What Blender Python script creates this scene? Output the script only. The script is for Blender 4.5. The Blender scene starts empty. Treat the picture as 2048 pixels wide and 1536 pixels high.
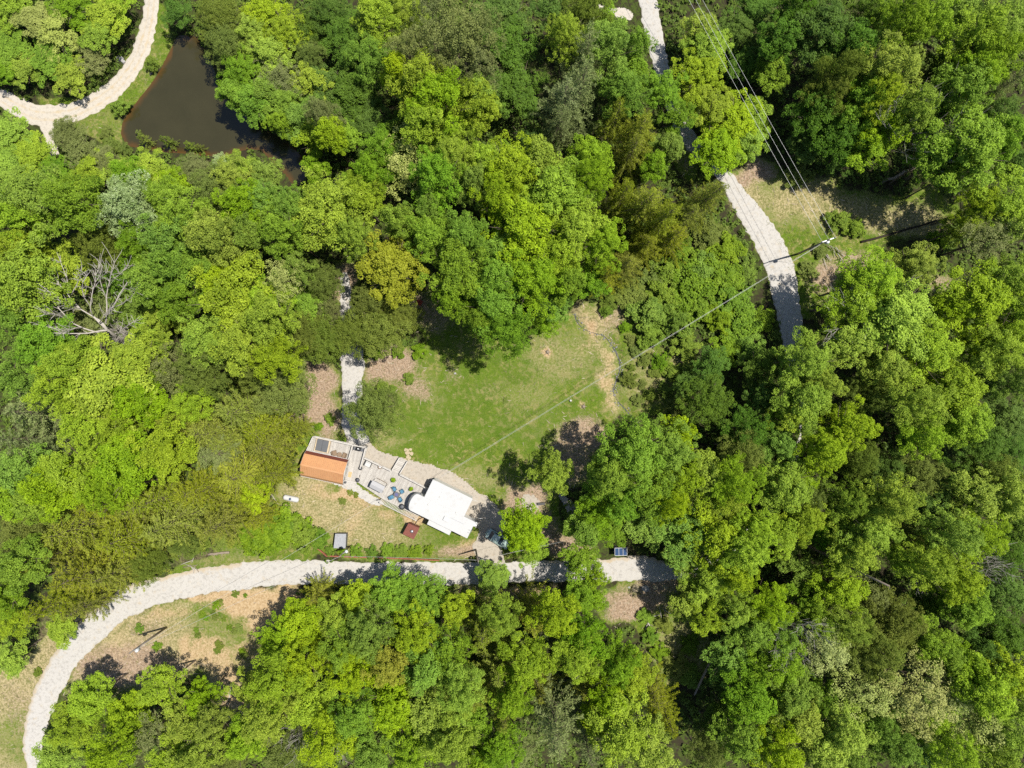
import bpy, math, random
import numpy as np
from mathutils import Vector

# ------------------------------------------------------------------ camera, world, sun, exposure
SC = bpy.context.scene
COL = SC.collection
CAMH = 118.5
FPX = 1422.0            # focal length in pixels of a 2048 px wide frame
cam_d = bpy.data.cameras.new("camera")
cam_d.sensor_width = 36.0
cam_d.lens = 36.0 * FPX / 2048.0
cam_d.clip_start = 1.0
cam_d.clip_end = 3000.0
cam = bpy.data.objects.new("camera", cam_d)
cam.location = (0, 0, CAMH)
cam.rotation_euler = (0, 0, 0)
COL.objects.link(cam)
SC.camera = cam

SHX, SHY = -0.405, -0.112           # shadow offset on the ground per metre of height
SUN_VEC = Vector((-SHX, -SHY, 1.0)).normalized()      # towards the sun
ELEV = math.asin(SUN_VEC.z)
AZ = math.atan2(SUN_VEC.x, SUN_VEC.y)
world = bpy.data.worlds.new("World")
SC.world = world
world.use_nodes = True
wn = world.node_tree.nodes
wn.clear()
wo = wn.new("ShaderNodeOutputWorld")
wb = wn.new("ShaderNodeBackground")
ws = wn.new("ShaderNodeTexSky")
ws.sky_type = 'NISHITA'
ws.sun_disc = False
ws.sun_elevation = ELEV
ws.sun_rotation = AZ
ws.altitude = 300
wb.inputs[1].default_value = 0.085
world.node_tree.links.new(ws.outputs[0], wb.inputs[0])
world.node_tree.links.new(wb.outputs[0], wo.inputs[0])

sun_d = bpy.data.lights.new("sun", 'SUN')
sun_d.energy = 5.0
sun_d.angle = math.radians(0.55)
sun_d.color = (1.0, 0.945, 0.85)
sun = bpy.data.objects.new("sun", sun_d)
sun.location = (40, 10, 150)
sun.rotation_euler = SUN_VEC.to_track_quat('Z', 'Y').to_euler()
COL.objects.link(sun)

SC.view_settings.view_transform = 'Standard'
SC.view_settings.look = 'None'
SC.view_settings.exposure = 0.57
SC.view_settings.gamma = 1.0
SC.view_settings.use_curve_mapping = False
SC.render.engine = 'CYCLES'
SC.cycles.max_bounces = 5
SC.cycles.diffuse_bounces = 3
SC.cycles.glossy_bounces = 2
SC.cycles.transmission_bounces = 3
SC.cycles.transparent_max_bounces = 4
SC.cycles.use_denoising = False
SC.cycles.caustics_reflective = False
SC.cycles.caustics_refractive = False

rng = np.random.default_rng(11)
random.seed(5)

# ------------------------------------------------------------------ coordinates
def W(px, py, h=0.0):
    k = (CAMH - h) / FPX
    return np.array(((px - 1024.0) * k, (768.0 - py) * k, h))

def Z1(x, y, h=0.0): return W(560 + x / 6.827, 840 + y / 6.827, h)
def Z2(x, y, h=0.0): return W(760 + x / 6.827, 900 + y / 6.827, h)
def Z3(x, y, h=0.0): return W(540 + x / 5.689, 960 + y / 5.689, h)

_grids = {}
def vnoise(x, y, seed, scale):
    """smooth value noise, 0..1, feature size = scale"""
    g = _grids.get(seed)
    if g is None:
        g = np.random.default_rng(seed).random((256, 256))
        _grids[seed] = g
    u = np.asarray(x) / scale + 77.3; v = np.asarray(y) / scale + 31.7
    iu = np.floor(u).astype(int); iv = np.floor(v).astype(int)
    fu = u - iu; fv = v - iv
    fu = fu * fu * (3 - 2 * fu); fv = fv * fv * (3 - 2 * fv)
    a = g[iu % 256, iv % 256]; b = g[(iu + 1) % 256, iv % 256]
    c = g[iu % 256, (iv + 1) % 256]; d = g[(iu + 1) % 256, (iv + 1) % 256]
    return (a * (1 - fu) + b * fu) * (1 - fv) + (c * (1 - fu) + d * fu) * fv

POND = [(352,68),(375,66),(395,72),(408,95),(420,120),(432,150),(450,190),(480,220),(510,240),(540,262),(575,280),
        (600,305),(615,335),(610,368),(585,372),(570,350),(545,325),(520,300),(495,298),(470,305),(440,314),(400,310),(340,305),(290,300),(250,290),
        (237,265),(242,240),(258,215),(278,190),(298,165),(315,140),(330,110),(343,85)]
CREEK = [(1150,628),(1154,642),(1166,656),(1186,665),(1208,672),(1224,690),(1236,712),(1241,735),(1234,758),(1228,782),(1236,802),(1256,824),(1275,850)]

def poly_in(poly, x, y):
    inside = np.zeros(np.shape(x), bool)
    n = len(poly); j = n - 1
    for i in range(n):
        xi, yi = poly[i]; xj, yj = poly[j]
        c = ((yi > y) != (yj > y)) & (x < (xj - xi) * (y - yi) / ((yj - yi) or 1e-9) + xi)
        inside ^= c
        j = i
    return inside

def dist_line(pts, x, y):
    d = np.full(np.shape(x), 1e9)
    for (ax, ay), (bx, by) in zip(pts[:-1], pts[1:]):
        dx, dy = bx - ax, by - ay
        t = np.clip(((x - ax) * dx + (y - ay) * dy) / (dx * dx + dy * dy + 1e-9), 0, 1)
        d = np.minimum(d, np.hypot(x - ax - t * dx, y - ay - t * dy))
    return d

POND_W = [tuple(W(a, b)[:2]) for a, b in POND]
CREEK_W = [tuple(W(a, b)[:2]) for a, b in CREEK]
def gz(x, y):
    """ground height"""
    x = np.asarray(x, float); y = np.asarray(y, float)
    flat = np.clip((np.hypot(x + 16, y + 17) - 24) / 20, 0, 1)
    z = ((vnoise(x, y, 1, 22) - 0.5) * 0.9 + (vnoise(x, y, 2, 7) - 0.5) * 0.18) * flat
    ins = poly_in(POND_W, x, y)
    dp = dist_line(POND_W + POND_W[:1], x, y)
    sd = np.where(ins, -dp, dp)
    near = np.clip(sd / 4.0, 0, 1)
    z = z * near - 0.35 * (1 - near) - np.where(ins, np.clip(dp * 0.5, 0, 1.2), 0)
    dc = dist_line(CREEK_W, x, y)
    z = z - 0.4 * np.clip(1 - dc / 1.1, 0, 1) ** 1.0
    return z
WATER_Z = -0.42

# ------------------------------------------------------------------ materials
def new_mat(name):
    m = bpy.data.materials.new(name)
    m.use_nodes = True
    nt = m.node_tree
    nt.nodes.clear()
    out = nt.nodes.new("ShaderNodeOutputMaterial")
    return m, nt, out

class NT:
    def __init__(s, nt): s.nt = nt
    def n(s, t, **kw):
        o = s.nt.nodes.new(t)
        for k, v in kw.items(): setattr(o, k, v)
        return o
    def l(s, a, b): s.nt.links.new(a, b)
    def set(s, sock, v):
        if isinstance(v, bpy.types.NodeSocket): s.l(v, sock)
        elif isinstance(v, (tuple, list)) and len(v) == 3 and sock.type == 'RGBA': sock.default_value = (*v, 1)
        else: sock.default_value = v
    def mix(s, f, a, b, blend='MIX'):
        o = s.n("ShaderNodeMix", data_type='RGBA', blend_type=blend)
        s.set(o.inputs[0], f); s.set(o.inputs[6], a); s.set(o.inputs[7], b)
        return o.outputs[2]
    def math(s, op, a, b=0.5, c=0.0, clamp=False):
        o = s.n("ShaderNodeMath", operation=op); o.use_clamp = clamp
        s.set(o.inputs[0], a); s.set(o.inputs[1], b); s.set(o.inputs[2], c)
        return o.outputs[0]
    def noise(s, scale, detail=3, rough=0.6, vec=None, dist=0.0):
        o = s.n("ShaderNodeTexNoise")
        o.inputs['Scale'].default_value = scale; o.inputs['Detail'].default_value = detail
        o.inputs['Roughness'].default_value = rough; o.inputs['Distortion'].default_value = dist
        if vec is not None: s.l(vec, o.inputs['Vector'])
        return o.outputs['Fac']
    def ramp(s, f, lo, hi):
        o = s.n("ShaderNodeMapRange", interpolation_type='SMOOTHSTEP')
        s.set(o.inputs[0], f); o.inputs[1].default_value = lo; o.inputs[2].default_value = hi
        return o.outputs[0]
    def attr(s, name, typ='GEOMETRY'):
        o = s.n("ShaderNodeAttribute", attribute_name=name, attribute_type=typ)
        return o
    def pos(s): return s.n("ShaderNodeNewGeometry").outputs['Position']
    def objco(s): return s.n("ShaderNodeTexCoord").outputs['Object']

def principled(N, out, col, rough=0.7, spec=0.3, metal=0.0, bump=None, bstr=0.3, bdist=0.05):
    b = N.n("ShaderNodeBsdfPrincipled")
    N.set(b.inputs['Base Color'], col)
    N.set(b.inputs['Roughness'], rough)
    b.inputs['Specular IOR Level'].default_value = spec
    b.inputs['Metallic'].default_value = metal
    if bump is not None:
        bp = N.n("ShaderNodeBump")
        bp.inputs['Strength'].default_value = bstr; bp.inputs['Distance'].default_value = bdist
        N.l(bump, bp.inputs['Height']); N.l(bp.outputs[0], b.inputs['Normal'])
    N.l(b.outputs[0], out.inputs['Surface'])
    return b

MATS = {}
def paint(name, col, rough=0.6, spec=0.4, metal=0.0, var=0.15, scale=3.0, dirt=None):
    """painted or plain surface with faint wear"""
    m, nt, out = new_mat(name); N = NT(nt)
    f = N.noise(scale, 4, 0.65, N.pos())
    c = N.mix(f, tuple(x * (1 - var) for x in col), tuple(min(1, x * (1 + var)) for x in col))
    if dirt:
        g = N.ramp(N.noise(scale * 0.6, 5, 0.7, N.pos()), 0.52, 0.72)
        c = N.mix(N.math('MULTIPLY', g, 0.55), c, dirt)
    principled(N, out, c, rough, spec, metal, N.noise(scale * 6, 2, 0.5, N.pos()), 0.08, 0.02)
    MATS[name] = m
    return m

def leaf_mat(name, c1, c2, trans=0.23, rough=0.6, spec=0.15, objvar=0.12):
    m, nt, out = new_mat(name); N = NT(nt)
    v = N.attr("v").outputs['Fac']
    pn = N.noise(0.32, 3, .6, N.pos())
    v = N.math('ADD', v, N.math('MULTIPLY', N.math('SUBTRACT', pn, .5), 1.1), 0, True)
    oi = N.n("ShaderNodeObjectInfo").outputs['Random']
    c = N.mix(v, c1, c2)
    hs = N.n("ShaderNodeHueSaturation")
    N.l(N.math('MULTIPLY_ADD', oi, 0.024, 0.488), hs.inputs['Hue'])
    o2 = N.math('FRACT', N.math('MULTIPLY', oi, 7.13), 0)
    N.l(N.math('MULTIPLY_ADD', o2, 0.12, 0.91), hs.inputs['Saturation'])
    o3 = N.math('FRACT', N.math('MULTIPLY', oi, 13.7), 0)
    N.l(N.math('MULTIPLY_ADD', o3, objvar * 2, 1 - objvar), hs.inputs['Value'])
    N.l(c, hs.inputs['Color'])
    col = hs.outputs[0]
    b = N.n("ShaderNodeBsdfPrincipled")
    N.l(col, b.inputs['Base Color']); b.inputs['Roughness'].default_value = rough
    b.inputs['Specular IOR Level'].default_value = spec
    t = N.n("ShaderNodeBsdfTranslucent")
    N.l(N.mix(1.0, col, (1.15, 1.2, 0.5), 'MULTIPLY'), t.inputs['Color'])
    mx = N.n("ShaderNodeMixShader"); mx.inputs[0].default_value = trans
    N.l(b.outputs[0], mx.inputs[1]); N.l(t.outputs[0], mx.inputs[2]); N.l(mx.outputs[0], out.inputs['Surface'])
    MATS[name] = m
    return m

LEAF = {
    'O': leaf_mat('lime leaves', (0.085, 0.155, 0.006), (0.340, 0.470, 0.024)),
    'G': leaf_mat('green leaves', (0.055, 0.125, 0.006), (0.240, 0.390, 0.024)),
    'D': leaf_mat('shade-darkened green leaves', (0.035, 0.082, 0.007), (0.120, 0.215, 0.018)),  # green leaves of shaded crowns, with the shade put into a darker colour
    'S': leaf_mat('olive leaves', (0.080, 0.118, 0.012), (0.190, 0.240, 0.034), trans=0.22),
    'H': leaf_mat('yellow olive needles', (0.165, 0.205, 0.012), (0.335, 0.380, 0.032), trans=0.28),
    'P': leaf_mat('grey green needles', (0.120, 0.155, 0.045), (0.245, 0.290, 0.100), trans=0.22),
    'B': leaf_mat('silver green leaves', (0.140, 0.220, 0.060), (0.340, 0.440, 0.180), rough=0.4, spec=0.4),
    'Y': leaf_mat('golden leaves', (0.165, 0.190, 0.012), (0.330, 0.350, 0.040)),
    'W': leaf_mat('cream leaves', (0.200, 0.250, 0.040), (0.450, 0.480, 0.160)),
    'V': leaf_mat('pale sage leaves', (0.140, 0.190, 0.025), (0.350, 0.420, 0.090)),
    'b': leaf_mat('shrub leaves', (0.060, 0.125, 0.006), (0.210, 0.320, 0.020)),
    'K': leaf_mat('grey twiggy leaves', (0.115, 0.145, 0.032), (0.230, 0.265, 0.085), trans=0.22),
}
UNDER = leaf_mat('undergrowth leaves', (0.050, 0.090, 0.012), (0.140, 0.200, 0.025), objvar=0.0)
GRASS_M = leaf_mat('grass blades', (0.090, 0.125, 0.016), (0.270, 0.250, 0.085), objvar=0.0, trans=0.2)

def bark(name, c1, c2):
    m, nt, out = new_mat(name); N = NT(nt)
    f = N.noise(2.5, 5, 0.7, N.pos())
    principled(N, out, N.mix(f, c1, c2), 0.9, 0.1, 0, N.noise(12, 4, 0.7, N.pos()), 0.6, 0.05)
    MATS[name] = m
    return m
BARK = bark('brown bark', (0.06, 0.045, 0.03), (0.19, 0.155, 0.12))
DEADWOOD = bark('bleached dead wood', (0.26, 0.235, 0.205), (0.48, 0.45, 0.41))
LOGWOOD = bark('weathered log', (0.13, 0.10, 0.075), (0.33, 0.28, 0.22))
SHADOWLINE = bark('painted shadow line', (0.015, 0.013, 0.011), (0.05, 0.04, 0.03))  # near-black colour standing in for a cast shadow line

# ------------------------------------------------------------------ object helpers
def tag(o, label=None, cat=None, group=None, kind=None):
    if label: o['label'] = label
    if cat: o['category'] = cat
    if group: o['group'] = group
    if kind: o['kind'] = kind
    return o

def empty(name, loc, label=None, cat=None, group=None):
    o = bpy.data.objects.new(name, None)
    o.empty_display_size = 0.3
    o.location = tuple(float(v) for v in loc)
    COL.objects.link(o)
    return tag(o, label, cat, group)

def mesh_np(name, V, F, mat, smooth=False, attrs=None):
    """V (n,3), F (m,k) arrays, uniform face size"""
    V = np.asarray(V, np.float32); F = np.asarray(F, np.int32)
    me = bpy.data.meshes.new(name)
    k = F.shape[1]
    me.vertices.add(len(V)); me.vertices.foreach_set('co', V.ravel())
    me.loops.add(F.size); me.loops.foreach_set('vertex_index', F.ravel())
    me.polygons.add(len(F))
    me.polygons.foreach_set('loop_start', np.arange(0, F.size, k, dtype=np.int32))
    me.polygons.foreach_set('loop_total', np.full(len(F), k, np.int32))
    if smooth: me.polygons.foreach_set('use_smooth', np.ones(len(F), bool))
    for nm, (dom, arr) in (attrs or {}).items():
        a = me.attributes.new(nm, 'FLOAT', dom); a.data.foreach_set('value', np.asarray(arr, np.float32))
    if mat: me.materials.append(mat)
    me.update(calc_edges=True)
    return me

def link(name, me, parent=None, loc=(0, 0, 0), mat=None):
    o = bpy.data.objects.new(name, me)
    COL.objects.link(o)
    o.location = tuple(float(v) for v in loc)
    if parent: o.parent = parent
    if mat:
        o.material_slots[0].link = 'OBJECT'; o.material_slots[0].material = mat
    return o

class MB:
    """collects world-space solids; build() links them as one mesh"""
    def __init__(s): s.v = []; s.f = []
    def add(s, V, F):
        n = len(s.v)
        s.v.extend([tuple(float(c) for c in p) for p in V]); s.f.extend([tuple(i + n for i in f) for f in F])
        return s
    def box(s, c, size, rz=0.0, rx=0.0, ry=0.0):
        hx, hy, hz = size[0] / 2, size[1] / 2, size[2] / 2
        P = np.array([(x, y, z) for z in (-hz, hz) for x, y in ((-hx, -hy), (hx, -hy), (hx, hy), (-hx, hy))])
        if rx:
            c_, s_ = math.cos(rx), math.sin(rx); P = P @ np.array([[1,0,0],[0,c_,-s_],[0,s_,c_]]).T
        if ry:
            c_, s_ = math.cos(ry), math.sin(ry); P = P @ np.array([[c_,0,s_],[0,1,0],[-s_,0,c_]]).T
        c_, s_ = math.cos(rz), math.sin(rz); P = P @ np.array([[c_,-s_,0],[s_,c_,0],[0,0,1]]).T
        return s.add(P + np.array(c), [(3,2,1,0),(4,5,6,7),(0,1,5,4),(1,2,6,5),(2,3,7,6),(3,0,4,7)])
    def bar(s, a, b, w, h):
        """rectangular bar from a to b"""
        a = np.array(a, float); b = np.array(b, float)
        d = b - a; L = np.linalg.norm(d); d /= L
        up = np.array((0, 0, 1.0)) if abs(d[2]) < 0.95 else np.array((1.0, 0, 0))
        x = np.cross(d, up); x /= np.linalg.norm(x); y = np.cross(x, d)
        P = [p + x * i * w / 2 + y * j * h / 2 for p in (a, b) for i, j in ((-1,-1),(1,-1),(1,1),(-1,1))]
        return s.add(P, [(3,2,1,0),(4,5,6,7),(0,1,5,4),(1,2,6,5),(2,3,7,6),(3,0,4,7)])
    def tube(s, pts, rad, n=8, cap=True):
        pts = [np.array(p, float) for p in pts]
        if not hasattr(rad, '__len__'): rad = [rad] * len(pts)
        V = []; prev = None
        for i, p in enumerate(pts):
            d = pts[min(i + 1, len(pts) - 1)] - pts[max(i - 1, 0)]
            d = d / (np.linalg.norm(d) + 1e-9)
            if prev is None:
                up = np.array((0, 0, 1.0)) if abs(d[2]) < 0.9 else np.array((1.0, 0, 0))
                x = np.cross(up, d)
            else: x = prev - d * np.dot(prev, d)
            x /= np.linalg.norm(x) + 1e-9; prev = x; y = np.cross(d, x)
            for k in range(n):
                a = 2 * math.pi * k / n
                V.append(p + (x * math.cos(a) + y * math.sin(a)) * rad[i])
        F = []
        for i in range(len(pts) - 1):
            for k in range(n):
                k2 = (k + 1) % n
                F.append((i * n + k, i * n + k2, (i + 1) * n + k2, (i + 1) * n + k))
        if cap:
            F.append(tuple(range(n - 1, -1, -1))); F.append(tuple(range((len(pts) - 1) * n, len(pts) * n)))
        return s.add(V, F)
    def prism(s, poly, z0, z1):
        """poly: list of (x,y) counterclockwise; z0,z1 floats or per-vertex lists"""
        n = len(poly)
        a = sum(poly[i][0] * poly[(i + 1) % n][1] - poly[(i + 1) % n][0] * poly[i][1] for i in range(n))
        if a < 0: poly = poly[::-1]
        V = [(p[0], p[1], z0) for p in poly] + [(p[0], p[1], z1) for p in poly]
        F = [tuple(range(n - 1, -1, -1)), tuple(range(n, 2 * n))] + [(i, (i + 1) % n, n + (i + 1) % n, n + i) for i in range(n)]
        return s.add(V, F)
    def lathe(s, c, prof, n=14):
        """prof: list of (radius, z)"""
        V = []; F = []
        for r, z in prof:
            for k in range(n):
                a = 2 * math.pi * k / n
                V.append((c[0] + r * math.cos(a), c[1] + r * math.sin(a), c[2] + z))
        for i in range(len(prof) - 1):
            for k in range(n):
                k2 = (k + 1) % n
                F.append((i * n + k, i * n + k2, (i + 1) * n + k2, (i + 1) * n + k))
        F.append(tuple(range(n - 1, -1, -1))); F.append(tuple(range((len(prof) - 1) * n, len(prof) * n)))
        return s.add(V, F)
    def build(s, name, mat, parent=None, smooth=False, bevel=0.0):
        off = np.zeros(3)
        p = parent
        while p is not None:
            off += np.array(p.location); p = p.parent
        me = bpy.data.meshes.new(name)
        if parent is None:
            P = np.array(s.v); c = P.mean(0); c[2] = P[:, 2].min(); off = c
        me.from_pydata([tuple(np.array(v) - off) for v in s.v], [], s.f)
        me.materials.append(mat)
        if smooth: me.shade_smooth()
        o = bpy.data.objects.new(name, me); COL.objects.link(o)
        if parent is None: o.location = tuple(off)
        else: o.parent = parent
        if bevel:
            b = o.modifiers.new('bevel', 'BEVEL'); b.width = bevel; b.segments = 2; b.limit_method = 'ANGLE'
        return o
# ------------------------------------------------------------------ ground
LAWN = [(700,890),(745,850),(815,815),(835,770),(850,735),(860,690),(870,650),(930,640),(1150,630),(1175,668),(1225,700),(1240,735),(1225,785),(1255,828),(1180,900),(1130,950),(1040,985),(985,1000),(945,965),(880,935),(810,912),(745,895)]
YARD = [(572,955),(598,965),(690,985),(760,1015),(840,1060),(930,1090),(905,1122),(640,1118),(585,1128),(480,1140),(340,1165),(330,1150),(420,1105),(480,1075),(540,1010)]
BANK = [(300,1215),(430,1182),(560,1165),(610,1170),(560,1230),(520,1300),(500,1370),(480,1440),(440,1440),(400,1340),(250,1360),(190,1400),(130,1400),(150,1330),(220,1260)]
WESTV = [(-60,1560),(-60,1340),(60,1300),(150,1225),(190,1200),(200,1230),(120,1330),(70,1400),(55,1480),(60,1560)]
ROADV = [(205,195),(262,120),(290,40),(330,0),(345,70),(325,130),(290,180),(245,240),(240,290),(200,285),(160,260),(100,220),(60,180),(20,160),(120,205)]
MEADOW = [(1460,330),(1540,340),(1640,360),(1760,385),(1880,380),(1930,420),(1850,460),(1760,500),(1660,540),(1620,640),(1560,640),(1530,520),(1480,420)]
CREEKV = [(1150,620),(1200,600),(1260,620),(1290,680),(1380,700),(1400,780),(1340,840),(1260,835),(1235,790),(1240,720)]
HOME = [(560,960),(600,880),(700,860),(760,880),(900,930),(1010,1000),(1120,1000),(1130,1090),(1000,1125),(640,1118),(560,1060)]
MEAD2 = [(1180,1190),(1340,1180),(1400,1240),(1430,1300),(1400,1370),(1330,1370),(1290,1280),(1220,1230)]
BARE = [  # litter, brown pink: cx, cy, rx, ry, weight
    (790,735,60,42,1.0),(640,760,34,50,1.0),(620,815,60,25,.9),(655,850,40,40,.8),(830,780,26,26,.7),(905,745,22,22,.5),(870,640,40,40,.6),
    (270,1330,120,50,.9),(210,1350,60,50,.9),(150,1310,60,80,.5),(40,1420,60,80,.5),(1270,1210,70,30,1.0),(1310,1170,60,25,.8),
    (1165,870,60,40,.8),(1130,920,50,60,.7),(1050,1000,50,35,.9),(1085,1060,40,50,.7),(1110,1090,80,25,.9),(930,1105,60,20,.9),(1650,560,40,50,.8),(1860,560,40,25,.7),
    (1510,350,40,25,.9),(1700,520,60,30,.7),(1230,640,50,40,.6),(1350,720,50,30,.5),(1380,310,30,60,.5),(1100,690,60,40,.3),(1000,1180,130,16,.6),(690,560,30,40,.9),(840,610,26,26,.8),(1240,1230,40,22,.9),(300,1260,50,50,.5)]
SOIL = [  # orange clay
    (690,985,60,16,.9),(640,985,40,20,.5),(735,1000,40,22,.7),(705,1045,25,40,.55),(830,1040,20,12,.9),(780,1030,30,16,.7),
    (520,1200,100,30,1.0),(420,1310,60,40,.7),(350,1230,80,20,.6),(240,1300,50,40,.45),(470,1390,40,40,.8),(540,1240,60,40,.9),(500,1300,40,30,.6),(385,1300,22,30,.8),(460,1340,30,25,.8),(455,1365,30,20,.8),(430,1190,80,14,.9),(560,1172,60,12,.8),
    (1060,1174,60,10,1.0),(1000,1172,140,8,.5),(1096,704,13,9,1.0),(1167,813,12,9,.8),(1141,803,12,9,.5),(1222,770,12,50,.6),(1228,815,22,18,.6),(1185,690,50,16,.45),(1215,715,20,30,.45),
    (870,905,25,12,.4),(790,800,26,16,.4),(770,870,30,12,.4),(935,1085,20,14,.7),(1200,645,30,20,.5),(1165,635,12,20,.5)]
STRAW = [(1120,710,100,60,.5),(1200,650,40,40,.8),(1000,780,60,30,.35),(940,700,60,25,.3),(860,780,30,60,.35),(1060,790,70,26,.4),(1150,880,60,30,.5),(760,880,70,22,.5),(960,960,70,26,.5),(900,945,50,20,.4),(660,1030,110,40,.9),(610,970,50,40,.9),(740,1070,110,40,.75),(850,1095,60,22,.4),
    (1290,760,60,60,.5),(1600,400,80,50,.8),(1700,420,90,40,.7),(1800,440,90,30,.8),(1500,380,40,60,.8),(1360,1290,60,60,.5),(280,1280,140,80,.85),(440,1290,70,70,.45),(30,1460,60,90,.4),(130,1290,60,60,.6),(290,130,20,80,.3),(430,1120,120,30,.4),(200,250,60,30,.3),
    (1180,760,50,50,.3),(1060,840,80,40,.25)]
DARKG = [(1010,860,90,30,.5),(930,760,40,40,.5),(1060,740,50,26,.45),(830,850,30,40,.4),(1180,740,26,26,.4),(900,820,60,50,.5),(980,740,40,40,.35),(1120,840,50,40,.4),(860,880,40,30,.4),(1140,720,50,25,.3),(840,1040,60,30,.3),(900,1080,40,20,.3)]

xs = np.concatenate([np.array([-700,-420,-260,-170,-130,-112]), np.arange(-100, 100.01, 0.5), np.array([112,130,170,260,420,700])])
ys = np.concatenate([np.array([-700,-420,-260,-160,-110,-92]), np.arange(-80, 80.01, 0.5), np.array([92,110,160,260,420,700])])
GX, GY = np.meshgrid(xs, ys)
GPX = 1024 + GX * 12.0; GPY = 768 - GY * 12.0
wx = GPX + (vnoise(GX, GY, 5, 3.2) - .5) * 30 + (vnoise(GX, GY, 6, 1.1) - .5) * 16
wy = GPY + (vnoise(GX, GY, 7, 3.2) - .5) * 30 + (vnoise(GX, GY, 8, 1.1) - .5) * 16
def blur(a, n):
    for _ in range(n):
        a = (np.roll(a, 1, 0) + np.roll(a, -1, 0) + a * 2) / 4
        a = (np.roll(a, 1, 1) + np.roll(a, -1, 1) + a * 2) / 4
    return a
def blobs(lst):
    m = np.zeros_like(GX)
    for cx, cy, rx, ry, w in lst:
        d = ((wx - cx) / rx) ** 2 + ((wy - cy) / ry) ** 2
        m = np.maximum(m, w * np.exp(-np.maximum(d - .35, 0) * 1.15))
    return m
open_m = np.zeros_like(GX)
for p in (LAWN, YARD, BANK, WESTV, ROADV, MEADOW, CREEKV, MEAD2, HOME):
    open_m = np.maximum(open_m, poly_in(p, wx, wy).astype(float))
open_m = np.maximum(open_m, (blobs(BARE) > .3) * 1.0)
open_s = blur(open_m, 3)
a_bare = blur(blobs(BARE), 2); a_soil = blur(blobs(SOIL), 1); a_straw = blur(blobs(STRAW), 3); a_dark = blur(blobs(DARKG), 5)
bank_m = blur(np.maximum(poly_in(BANK, wx, wy), poly_in(WESTV, wx, wy)).astype(float), 3)
greenpatch = blobs([(440,1250,70,50,1.0),(480,1290,40,50,.8),(330,1240,50,30,.6),(40,1470,60,60,.8)])
a_straw = np.maximum(a_straw, bank_m * .95 * (1 - .8 * greenpatch))
footpath = np.exp(-(dist_line([(1150,632),(1160,655),(1195,680),(1218,705),(1222,735),(1212,765),(1216,795),(1240,822)], wx, wy) / 6.5) ** 2)
a_soil = np.maximum(a_soil, blur(footpath, 1) * .9)
a_straw = np.maximum(a_straw, np.exp(-(dist_line([(1150,632),(1195,680),(1218,705),(1222,735),(1212,765),(1240,822)], wx, wy) / 22.0) ** 2) * .7)
lawn_m = blur(poly_in(LAWN, wx, wy).astype(float), 3)

m_ground, nt, out = new_mat('ground cover'); N = NT(nt)
P = N.pos()
n_big = N.noise(0.35, 4, 0.6, P); n_mid = N.noise(1.0, 5, 0.7, P, .6); n_fine = N.noise(3.0, 4, 0.7, P); n_vf = N.noise(8.0, 3, 0.65, P)
forest = N.mix(N.ramp(n_mid, .4, .62), (0.035, 0.030, 0.018), (0.055, 0.080, 0.016))
grass = N.mix(N.ramp(n_big, .36, .64), (0.070, 0.122, 0.009), (0.125, 0.165, 0.020))
grass = N.mix(N.math('MULTIPLY', N.ramp(n_mid, .48, .60), .75), grass, (0.275, 0.228, 0.098))
grass = N.mix(N.math('MULTIPLY', N.ramp(N.noise(.8, 5, .7, P, 1.0), .50, .58), .7), grass, (0.058, 0.122, 0.006))
grass = N.mix(N.math('MULTIPLY', N.ramp(N.noise(.22, 4, .65, P), .47, .58), .55), grass, (0.095, 0.158, 0.010))
grass = N.mix(N.math('MULTIPLY', N.ramp(n_fine, .46, .6), .6), grass, (0.050, 0.092, 0.009))
grass = N.mix(N.math('MULTIPLY', N.ramp(n_vf, .5, .7), .55), grass, (0.22, 0.205, 0.09))
straw = N.mix(N.ramp(n_fine, .35, .65), (0.195, 0.170, 0.075), (0.385, 0.320, 0.180))
straw = N.mix(N.math('MULTIPLY', N.ramp(n_mid, .5, .66), .6), straw, (0.10, 0.125, 0.03))
bare = N.mix(N.ramp(n_fine, .35, .68), (0.190, 0.132, 0.085), (0.360, 0.265, 0.185))
bare = N.mix(N.math('MULTIPLY', N.ramp(n_vf, .52, .62), .75), bare, (0.42, 0.35, 0.27))
bare = N.mix(N.math('MULTIPLY', N.ramp(N.noise(5, 4, .7, P), .55, .65), .6), bare, (0.10, 0.07, 0.045))
bare = N.mix(N.math('MULTIPLY', N.ramp(n_mid, .55, .7), .5), bare, (0.12, 0.125, 0.04))
soil = N.mix(N.ramp(n_fine, .3, .7), (0.300, 0.205, 0.105), (0.440, 0.335, 0.205))
def wob(name, lo, hi, amt=.7):
    a = N.attr(name).outputs['Fac']
    s = N.math('ADD', a, N.math('MULTIPLY', N.math('SUBTRACT', N.math('ADD', N.math('MULTIPLY', n_mid, .5), N.math('MULTIPLY', n_fine, .5)), .5), amt))
    return N.ramp(s, lo, hi)
c = N.mix(wob('open', .35, .6), forest, grass)
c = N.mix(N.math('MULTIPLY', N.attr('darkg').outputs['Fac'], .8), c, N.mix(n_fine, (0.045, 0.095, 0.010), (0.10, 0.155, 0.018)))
c = N.mix(wob('straw', .12, .95, 1.3), c, straw)
c = N.mix(wob('bare', .3, .85, 1.2), c, bare)
c = N.mix(wob('soil', .3, .85, 1.2), c, soil)
principled(N, out, c, 0.95, 0.05, 0, N.math('ADD', n_fine, N.math('MULTIPLY', n_vf, .6)), 0.85, 0.16)

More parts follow.
